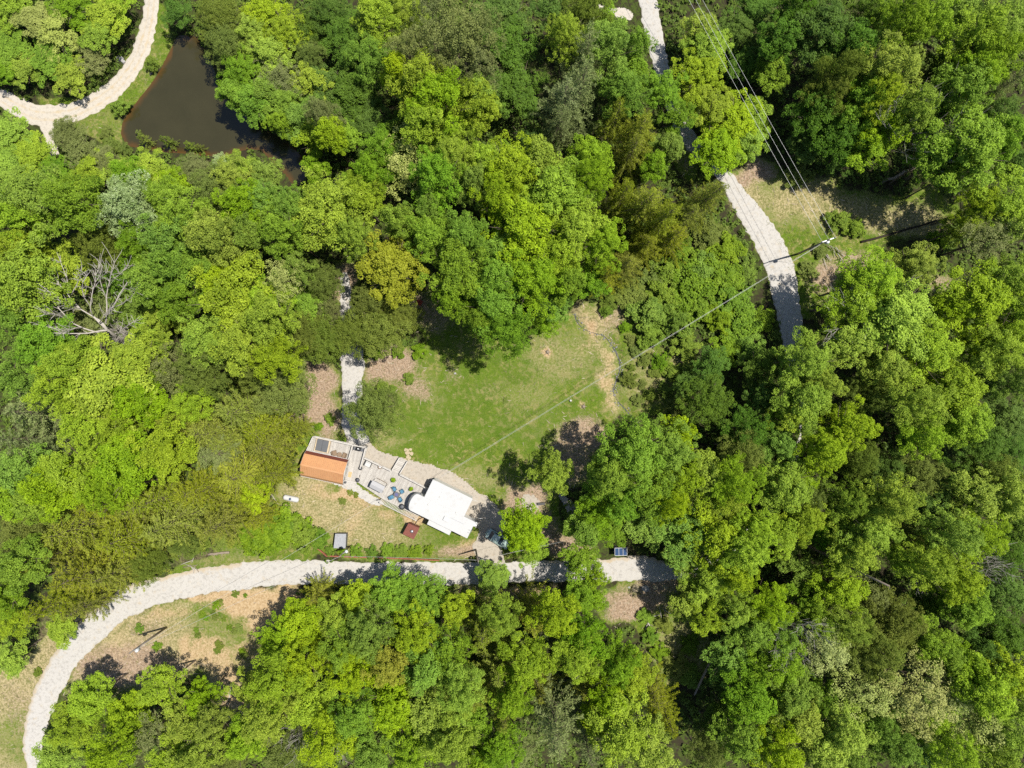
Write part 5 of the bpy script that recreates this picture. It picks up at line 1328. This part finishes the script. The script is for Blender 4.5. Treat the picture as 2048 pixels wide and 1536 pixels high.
# roof fittings
ax, ay = zloc(870, 925)
mb = MB(); cf.quad(mb, ax, ax + .95, ay - .38, ay + .38, RH + .005, RH + .24); mb.build('air_conditioner', M_TANK, rv, bevel=.08)
mb = MB(); mb.bar(cf(ax + 1.0, ay + .5, RH + .03), cf(ax + 3.4, ay + .5, RH + .03), .05, .05); mb.build('roof_seam', M_CAP, rv)
for q_ in (.22, .45, .68, .86):
    mb = MB(); mb.bar(cf(Lr * q_, .05, RH + .006), cf(Lr * q_, Wm - .05, RH + .006), .035, .02); mb.build('roof_seam', M_TRIM, rv)
for q_ in (.3, .65):
    mb = MB(); mb.bar(cf(x0 + (x1 - x0) * q_, Wm + .05, RH + .0), cf(x0 + (x1 - x0) * q_, y1 - .05, RH + .0), .035, .02); mb.build('roof_seam', M_TRIM, rv)
for zx, zy in ((660, 745), (668, 830), (490, 735), (1040, 860), (820, 640)):
    x, y = zloc(zx, zy); mb = MB(); cf.quad(mb, x - .13, x + .13, y - .13, y + .13, RH + .003, RH + .10); mb.build('roof_vent', M_TRIM, rv, bevel=.03)
for i in range(4):
    x = .9 + i * 2.4
    mb = MB(); mb.bar(cf(x - .5, -.0, 2.2), cf(x + .5, -.0, 2.2), .14, .55); wd = mb.build('window', M_BLACK, rv)
    mb = MB(); mb.bar(cf(x - .45, -.08, 2.2), cf(x + .45, -.08, 2.2), .03, .46); mb.build('pane', M_GLASS, wd)
for i in range(2):
    for yy in (.25, Wm - .25):
        c = cf(Lr * .62 + i * 1.0, yy, .38)
        d = rot((0, 1), A2) * .12; mb = MB(); mb.tube([c - (*d, 0), c + (*d, 0)], .38, 16); wh = mb.build('wheel', M_TYRE, rv, True)
        d2 = d * 1.08; mb = MB(); mb.tube([c - (*d2, 0), c + (*d2, 0)], .2, 12); mb.build('rim', M_STEEL, wh, True)
mb = MB()
for yy in (.95, 1.4): mb.tube([cf(Lr + .12, yy, .9), cf(Lr + .12, yy, RH + .15), cf(Lr - .35, yy, RH + .12)], .025, 6)
for i in range(9): mb.tube([cf(Lr + .12, .95, 1.1 + i * .28), cf(Lr + .12, 1.4, 1.1 + i * .28)], .02, 5)
mb.build('ladder', M_STEEL, rv, True)
mb = MB(); cf.quad(mb, Lr + .01, Lr + .5, Wm - .9, Wm - .1, 2.5, 2.56); mb.build('rear_shelf', M_RVSIDE, rv)
mb = MB(); mb.tube([cf(Lr + .0, Wm + .6, 2.9), cf(Lr + .9, Wm + .9, 2.9)], .035, 6); mb.tube([cf(x1 - .05, y1 - .4, 3.0), cf(x1 + .9, y1 - .1, 3.0)], .035, 6); mb.build('awning_arm', M_TANK, rv, True)
for i in range(4):
    mb = MB(); mb.tube([cf(1.2 + i * 2.7, .3 + (i % 2) * 2.2, 0), cf(1.2 + i * 2.7, .3 + (i % 2) * 2.2, .76)], .06, 8); mb.build('jack', M_STEEL, rv)

# ------------------------------------------------------------------ yard things
# propane tank
c = W(581.8, 997.3, .8); f = Frame(c, -math.radians(12)); t = empty('propane_tank', (c[0], c[1], 0), 'white horizontal propane tank on the dry grass below the shed', 'tank')
R_ = .46; hl = 1.34
pts = [f(-hl + (1 - math.cos(a)) * .4, 0, .72) for a in np.linspace(0, 1.57, 6)]; rad = [max(.03, R_ * math.sin(a)) for a in np.linspace(0, 1.57, 6)]
pts2 = [f(hl - (1 - math.cos(a)) * .4, 0, .72) for a in np.linspace(1.57, 0, 6)]
mb = MB(); mb.tube(pts + pts2, rad + rad[::-1], 20); mb.build('tank_body', M_TANK, t, True)
mb = MB(); mb.lathe(f(-.02, 0, 1.14), [(.2, 0), (.2, .12), (.15, .2), (.03, .23)], 14); mb.build('valve_dome', paint('dark blue cap', (0.04, 0.07, 0.13), .4, .5), t, True)
for sx in (-1, 1):
    mb = MB(); f.quad(mb, sx * .8 - .08, sx * .8 + .08, -.35, .35, 0, .36); mb.build('foot', M_STEEL, t)
# rust red pump house
pc = [Z2(388, 1000, 1.9), Z2(540, 1065, 1.9), Z2(460, 1222, 1.9), Z2(310, 1147, 1.9)]; c = np.mean(pc, 0)
t = empty('pump_house', (c[0], c[1], 0), 'small square hut with rust red metal roof and round vent below the camper', 'hut')
inner = [tuple((c + (p - c) * .9)[:2]) for p in pc]
mb = MB(); mb.prism(inner, 0, 1.78); mb.build('wall', M_RUST, t)
mb = MB(); mb.prism([tuple(p[:2]) for p in pc], 1.80, 1.88)
for i in range(9):
    q = (i + .5) / 9; a = pc[0] + (pc[1] - pc[0]) * q; b = pc[3] + (pc[2] - pc[3]) * q
    mb.bar((a[0], a[1], 1.9), (b[0], b[1], 1.9), .05, .04)
mb.build('roof', M_RUST, t)
v_ = Z2(436, 1110, 1.9); mb = MB(); mb.lathe((v_[0], v_[1], 1.88), [(.22, 0), (.22, .10), (.28, .14), (.22, .24), (.04, .28)], 14); mb.build('roof_vent', M_STEEL, t, True)
# hose / pipe to the camper
mb = MB(); mb.tube([Z2(465, 1055, 1.0), Z2(490, 1010, .5), Z2(510, 965, .3), Z2(545, 940, .5), Z2(600, 925, .9)], .05, 6)
tag(mb.build('water_hose', M_BROWN, None, True), 'bent pipe running from the rust red hut to the camper', 'pipe')
mb = MB(); mb.tube([Z2(455, 1020, 1.2), Z2(450, 960, .4), Z2(462, 915, .5)], .035, 6)
tag(mb.build('water_hose', M_BLACK, None, True), 'thin dark hose from the rust red hut to the sloping railing', 'hose')
# corrugated box shed
pc = [Z3(742, 612, 1.6), Z3(866, 612, 1.6), Z3(858, 778, 1.6), Z3(722, 775, 1.6)]; c = np.mean(pc, 0)
t = empty('tool_shed', (c[0], c[1], 0), 'small box shed with grey corrugated metal roof beside the shrub row', 'shed')
mb = MB(); mb.prism([tuple((c + (p - c) * .93)[:2]) for p in pc], 0, 1.5); mb.build('wall', M_DGREY, t)
mb = MB(); mb.prism([tuple(p[:2]) for p in pc], 1.52, 1.57)
for i in range(9):
    q = (i + .5) / 9; a = pc[0] + (pc[1] - pc[0]) * q; b = pc[3] + (pc[2] - pc[3]) * q
    mb.bar((a[0], a[1], 1.60), (b[0], b[1], 1.60), .10, .06)
mb.build('roof', M_CORR, t)
p = Z3(795, 768, 1.6); mb = MB(); mb.lathe((p[0], p[1], 1.57), [(.12, 0), (.12, .2), (.03, .25)], 10); mb.build('vent_pipe', M_BLACK, t, True)
# timber edging: low wall with posts along the road
ed = [W(637, 1097), W(654, 1111), W(700, 1113), W(760, 1115), W(820, 1117), W(879, 1120)]
t = empty('timber_edging', (*ed[2][:2], 0), 'low red brown timber edging between the shrub row and the road', 'edging')
for a, b in zip(ed[:-1], ed[1:]):
    mb = MB(); d = (b - a); mb.bar(a + (0, 0, .16), b - d * .004 + (0, 0, .16), .17, .32); mb.build('timber', M_EDGE, t)
    for q in np.arange(0.02, 1, .16):
        pp = a + d * q; mb = MB(); mb.box((pp[0], pp[1], .21), (.11, .21, .42), math.atan2(d[1], d[0])); mb.build('stake', M_EDGE, t)
# row of yard shrubs
ROW = [(662, 1100, 9, 'first'), (686, 1104, 8, 'second'), (714, 1102, 11, 'third'), (744, 1104, 12, 'fourth'), (774, 1102, 13, 'fifth'), (801, 1103, 12, 'sixth'), (830, 1105, 12, 'seventh'), (858, 1101, 9, 'eighth')]
for x, y, r, o_ in ROW:
    w = W(x, y, .6); R = r / 12 * 1.25; Rp, Hp, cme, tme = PROTO['shrub'][random.randrange(4)]
    b_ = empty('yard_shrub', (w[0], w[1], 0), f'dark green rounded shrub in the planted row, {o_} from the tool shed end', 'shrub', 'planted shrub row along the edging')
    b_.rotation_euler = (0, 0, random.uniform(0, 6.28)); b_.scale = (R / Rp, R / Rp, 1.2 / Hp)
    link('foliage', cme, b_, mat=LEAF['b']); link('stems', tme, b_)
# boulders
def boulder(px, py, r, mat, label, seed):
    rnd = np.random.default_rng(seed); c = W(px, py); V = []; n1, n2 = 9, 6
    for i in range(n2 + 1):
        ph = math.pi * i / n2
        for j in range(n1):
            th = 2 * math.pi * j / n1
            q = r * (1 + rnd.uniform(-.22, .18)); V.append((c[0] + q * math.sin(ph) * math.cos(th) * 1.1, c[1] + q * math.sin(ph) * math.sin(th) * .9, .35 * r + q * math.cos(ph) * .75))
    F = [(i * n1 + j, (i + 1) * n1 + j, (i + 1) * n1 + (j + 1) % n1, i * n1 + (j + 1) % n1) for i in range(n2) for j in range(n1)]
    mb = MB(); mb.add(V, F); tag(mb.build('boulder', mat), label, 'boulder', 'boulders along the lower road')
boulder(1271, 1175, .72, M_ROCKT, 'tan boulder, leftmost large one of the roadside row', 1)
boulder(1291, 1175, .68, M_ROCKG, 'pale grey boulder, second of the roadside row', 2)
boulder(1310, 1173, .52, M_ROCKT, 'brown boulder, third of the roadside row', 3)
boulder(1330, 1173, .5, M_ROCKT, 'brown boulder at the shaded end of the roadside row', 4)
boulder(1258, 1174, .26, M_ROCKG, 'small dark rock beside the tan boulder', 5)
boulder(241, 118, .55, M_ROCKG, 'whitish rock in the brush inside the road curve', 6)
boulder(247, 124, .35, M_ROCKG, 'smaller whitish rock beside the first, inside the road curve', 7)
boulder(910, 747, .22, M_ROCKG, 'small pale stone on the lawn edge below the tall trees', 8)
# flagstones at the foot of the ramp
mb_c = Z1(1738, 470); t = empty('flagstone_landing', (*mb_c[:2], 0), 'patch of tan flagstones at the foot of the deck ramp', 'paving')
for i in range(16):
    a = random.uniform(0, 6.28); q = math.sqrt(random.random()) * 1.0
    p = mb_c + np.array((math.cos(a) * q, math.sin(a) * q * 1.1, 0)); n_ = random.randint(5, 7); r = random.uniform(.2, .36)
    mb = MB(); mb.prism([(p[0] + r * random.uniform(.75, 1.1) * math.cos(2 * math.pi * j / n_), p[1] + r * random.uniform(.75, 1.1) * math.sin(2 * math.pi * j / n_)) for j in range(n_)], 0.02, .085 + i * .0045)
    mb.build('flagstone', M_FLAG, t)
# yard small things
c = W(1141, 801); mb = MB(); mb.lathe((c[0], c[1], gz(c[0], c[1])), [(.16, 0), (.2, .3), (.12, .42), (.02, .45)], 9); tag(mb.build('yard_lantern', M_TANK, None, True), 'small white ornament standing on the lawn near the creek', 'ornament')
def stump(px, py, label):
    c = W(px, py); t = empty('stump', (c[0], c[1], gz(c[0], c[1])), label, 'stump')
    mb = MB(); mb.lathe((c[0], c[1], gz(c[0], c[1])), [(.34, 0), (.25, .12), (.22, .3)], 10); mb.build('wood', LOGWOOD, t, True)
    mb = MB()
    for i in range(5):
        a = i * 1.3; mb.tube([(c[0] + .2 * math.cos(a), c[1] + .2 * math.sin(a), gz(c[0], c[1]) + .1), (c[0] + .6 * math.cos(a), c[1] + .6 * math.sin(a), gz(c[0], c[1]) + .02)], [.08, .03], 5)
    mb.build('roots', LOGWOOD, t)
stump(1167, 813, 'small stump in a bare ring beside the white ornament')
stump(1095, 704, 'small stump in a tan bare patch at the top of the lawn')
c = W(1082, 1007); f = Frame(c, .1); t = empty('garden_bench', (c[0], c[1], 0), 'small dark bench under the round tree beyond the lawn', 'bench')
mb = MB(); f.quad(mb, -.6, .6, -.2, .2, .42, .48); mb.build('seat', M_BLACK, t)
mb = MB(); f.quad(mb, -.6, .6, .2, .25, .48, .9); mb.build('backrest', M_BLACK, t)
for sx in (-1, 1): mb = MB(); f.quad(mb, sx * .5 - .04, sx * .5 + .04, -.18, .18, 0, .42); mb.build('leg', M_BLACK, t)
c = W(841, 606); f = Frame(c, 1.1); t = empty('garden_chair', (c[0], c[1], 0), 'red wooden chair in the shade at the top of the lawn', 'chair')
mb = MB(); f.quad(mb, -.35, .35, -.3, .3, .36, .42); mb.build('seat', M_RED, t)
for i in range(5): mb = MB(); mb.bar(f(-.3 + i * .15, .3, .42), f(-.3 + i * .15, .5, 1.0), .12, .03); mb.build('back_slat', M_RED, t)
for sx in (-1, 1):
    mb = MB(); f.quad(mb, sx * .4 - .06, sx * .4 + .06, -.35, .35, .58, .62); mb.build('armrest', M_RED, t)
    for sy in (-1, 1): mb = MB(); mb.box(f(sx * .34, sy * .27, .29), (.06, .06, .58), 1.1); mb.build('leg', M_RED, t)
c = W(302, 147); mb = MB(); mb.box((c[0], c[1], gz(c[0], c[1]) + .15), (.55, .35, .3), .4); o_ = mb.build('utility_box', M_BLACK, bevel=.03); tag(o_, 'small black box on the grass between the road and the pond', 'box')
# two large potted lumps at the drive: landscaping stones handled as shrubs above

# ------------------------------------------------------------------ vehicles
def car():
    ang = -math.radians(32); rear = Z2(1462, 1122, .9); f = Frame(rear, ang)      # x forward from the rear bumper
    c = f(2.1, 0, 0)
    t = empty('parked_car', c, 'pale sage green car parked under the tree behind the camper', 'car')
    prof = [(0.0, .35), (0.02, .80), (.10, .95), (.55, 1.0), (1.0, 1.02), (2.9, 1.0), (4.1, .86), (4.25, .6), (4.2, .33)]
    wd = [.72, .80, .82, .84, .85, .85, .78, .74, .72]
    mb = MB(); V = []
    for (x, z), w in zip(prof, wd): V += [f(x, -w, z), f(x, w, z)]
    n_ = len(prof)
    V += [f(x, -w * 1.0, .28) for (x, z), w in zip(prof, wd)] + [f(x, w * 1.0, .28) for (x, z), w in zip(prof, wd)]
    F = [(2 * i, 2 * i + 2, 2 * i + 3, 2 * i + 1) for i in range(n_ - 1)]
    F += [(2 * n_ + i, 2 * n_ + i + 1, 2 * i + 2, 2 * i) for i in range(n_ - 1)]
    F += [(2 * i + 1, 2 * i + 3, 3 * n_ + i + 1, 3 * n_ + i) for i in range(n_ - 1)]
    mb.add(V, F); mb.build('body', M_CAR, t, bevel=.03)
    mb = MB(); base = [(.55, -.74), (.55, .74), (3.0, .74), (3.0, -.74)]; top = [(1.15, -.60), (1.15, .60), (2.35, .60), (2.35, -.60)]
    V = [f(x, y, 1.0) for x, y in base] + [f(x, y, 1.46) for x, y in top]
    mb.add(V, [(0, 1, 5, 4), (1, 2, 6, 5), (2, 3, 7, 6), (3, 0, 4, 7)]); mb.build('window', M_GLASS, t)
    mb = MB(); f.quad(mb, 1.12, 2.38, -.62, .62, 1.45, 1.50); mb.build('roof', M_CAR, t, bevel=.03)
    for y in (-.68, .68):
        mb = MB(); mb.bar(f(.57, y * 1.08, 1.01), f(1.15, y * .9, 1.47), .06, .05); mb.build('pillar', M_CAR, t)
        mb = MB(); mb.bar(f(2.98, y * 1.08, 1.01), f(2.36, y * .9, 1.47), .06, .05); mb.build('pillar', M_CAR, t)
        mb = MB(); mb.box(f(-.01, y * .95, .78), (.06, .26, .16), ang); mb.build('tail_light', M_CARL, t)
        mb = MB(); mb.box(f(4.2, y * .9, .7), (.08, .28, .14), ang); mb.build('headlight', M_TANK, t)
        for x in (.8, 3.4):
            p = f(x, y * 1.16, .32); d = (*(rot((0, 1), ang) * .1), 0); mb = MB(); mb.tube([p - d, p + d], .32, 16); wh = mb.build('wheel', M_TYRE, t, True)
            d = tuple(q * 1.06 for q in d); mb = MB(); mb.tube([p - d, p + d], .19, 12); mb.build('rim', M_STEEL, wh, True)
    mb = MB(); mb.box(f(-.03, 0, .48), (.14, 1.5, .2), ang); mb.build('bumper', M_CAR, t, bevel=.03)
car()
def cart():
    ang = 0.02; f = Frame(W(1242, 1103.5, 1.9), ang); c = f(0, 0, 0)
    t = empty('utility_cart', c, 'small utility cart with glossy blue roof panels parked on the gravel under trees', 'cart')
    mb = MB(); f.quad(mb, -1.0, 1.05, -.48, .48, .35, .62); mb.build('chassis', M_BLACK, t, bevel=.03)
    mb = MB(); f.quad(mb, -1.05, -.45, -.5, .5, .62, .9); mb.build('cargo_bed', M_CARTB, t, bevel=.02)
    mb = MB(); f.quad(mb, .55, 1.1, -.45, .45, .62, .92); mb.build('hood', M_CARTB, t, bevel=.05)
    mb = MB(); f.quad(mb, -.4, .1, -.45, .45, .62, .78); mb.build('seat', M_BLACK, t, bevel=.04)
    for sx, sy in ((-.85, -.5), (-.85, .5), (.75, -.5), (.75, .5)):
        mb = MB(); mb.tube([f(sx, sy, .62), f(sx * .98, sy, 1.84)], .03, 6); mb.build('roof_post', M_BLACK, t)
    mb = MB()
    for y in (-.62, .62): mb.bar(f(-1.0, y, 1.87), f(1.0, y, 1.87), .06, .06)
    for x in (-1.0, -.34, .34, 1.0): mb.bar(f(x, -.59, 1.868), f(x, .59, 1.868), .05, .05)
    mb.build('roof_frame', M_TANK, t)
    for i in range(3):
        mb = MB(); f.quad(mb, -.965 + i * .66, -.375 + i * .66, -.58, .58, 1.85, 1.885); mb.build('roof_panel', M_CARTB, t)
    for sx in (-.68, .68):
        for sy in (-.55, .55):
            p = f(sx, sy, .3); mb = MB(); mb.tube([p - (0, .1, 0), p + (0, .1, 0)], .3, 14); wh = mb.build('wheel', M_TYRE, t, True)
            mb = MB(); mb.tube([p - (0, .107, 0), p + (0, .107, 0)], .15, 10); mb.build('rim', M_STEEL, wh, True)
cart()

# ------------------------------------------------------------------ utility poles and wires
def pole(bpx, bpy_, Hh, lean, label, arm=None, transformer=False, lamp=False, r=.15):
    b = W(bpx, bpy_); b[2] = float(gz(b[0], b[1]))
    top = b + np.array((lean[0], lean[1], Hh))
    t = empty('utility_pole', b, label, 'utility pole')
    mb = MB(); mb.tube([b - (0, 0, .3), b + (top - b) * .5, top], [r * 1.15, r, r * .75], 10); mb.build('pole', M_POSTD, t, True)
    if arm is not None:
        d = np.array((math.cos(arm), math.sin(arm), 0)); q = top - (0, 0, .45)
        mb = MB(); mb.bar(q - d * 1.15, q + d * 1.15, .13, .13); cr = mb.build('crossarm', M_TRANSF, t)
        for s_ in (-1.05, 0, 1.05):
            p = q + d * s_ + (0, 0, .07); mb = MB(); mb.lathe(p, [(.05, 0), (.09, .08), (.06, .14), (.09, .2), (.03, .28)], 9); mb.build('insulator', M_CERAM, cr, True)
    if transformer:
        p = top - (0, 0, 2.1) + np.array((.36, -.1, 0)); mb = MB(); mb.lathe(p, [(.02, 0), (.26, .03), (.26, .8), (.2, .88), (.02, .9)], 14); tr = mb.build('transformer', M_TRANSF, t, True)
        mb = MB(); mb.lathe(p + (0, .1, .88), [(.05, 0), (.07, .1), (.03, .25)], 8); mb.build('bushing', M_CERAM, tr, True)
    if lamp:
        p = top - (0, 0, 1.3); mb = MB(); mb.tube([p, p + (.35, .25, .2), p + (.75, .5, .2)], .035, 6); la = mb.build('lamp_arm', M_STEEL, t, True)
        mb = MB(); mb.lathe(p + (.85, .55, -.02), [(.03, .25), (.14, .2), (.3, .05), (.28, 0), (.05, -.05)][::-1], 14); mb.build('lamp_head', M_CERAM, la, True)
    return top
armdir = math.atan2(.35, 1)
T1 = pole(1595, 508, 12, (0, 0), 'tall utility pole with crossarm and transformer beside the gravel lane', armdir, True)
T2 = pole(335, 1253, 11.5, (0, 0), 'utility pole with a transformer on the slope at lower left', None, True)
T3 = pole(700, 1092, 7.6, (0, 0), 'short pole with a street lamp beside the grey tool shed', None, False, True, .11)
T4 = pole(951, 1099, 9.0, (.9, .2), 'leaning dark wooden pole beside the lower road near the camper', None, False, False, .13)
def wire(a, b, sag, r, label):
    pts = [a + (b - a) * q - np.array((0, 0, sag * 4 * q * (1 - q))) for q in np.linspace(0, 1, 25)]
    mb = MB(); mb.tube(pts, r, 5); root = mb.build('power_line', M_WIRE, None, True); tag(root, label, 'wire', 'overhead wires')
d = np.array((math.cos(armdir), math.sin(armdir), 0)); q = T1 - (0, 0, .2)
far = W(1232, -300, 11.8)
for s_, nm in ((-1.05, 'overhead wire nearest the lane, of three running up from the tall pole'), (0, 'middle overhead wire of three running up from the tall pole'), (1.05, 'overhead wire farthest from the lane, of three running up from the tall pole')):
    wire(q + d * s_, far + d * s_ * .8, .6, .02, nm)
end = np.append(cf(zloc(735, 415)[0], y1 - .1)[:2], 3.6)
s1 = T1 - (0, 0, 2.2)
wire(s1, end, .5, .016, 'upper of two service wires from the tall pole across the lawn to the camper')
wire(s1 - (.3, .3, .25), end + (.14, -.10, -.05), .55, .015, 'lower of two service wires from the tall pole across the lawn to the camper')
wire(T1 - (0, 0, 2.0), W(1790, 560, 0.2), .02, .018, 'guy wire slanting from the tall pole down into the trees on its right')
wire(T3 - (0, 0, .3), T2 - (0, 0, 1.0), .5, .017, 'wire from the lamp pole to the lower left pole')
wire(T2 - (0, 0, .8), np.array(Z1(1392, 1075, 2.2)), .4, .016, 'long wire from the lower left pole to the sloping deck railing')
wire(T3 - (0, 0, .5), T4 - (0, 0, 1.0), .3, .016, 'thin wire between the lamp pole and the leaning pole over the shrub row')
wire(T4 - (0, 0, 1.0), W(1150, 1078, 8), .2, .016, 'thin wire from the leaning pole to the trees by the lower road')
mb = MB(); p = Z1(1392, 1075, 0); mb.box((p[0], p[1], 1.15), (.12, .12, 2.3)); tag(mb.build('wire_post', M_RAIL), 'short timber post carrying a wire at the sloping railing corner', 'post')
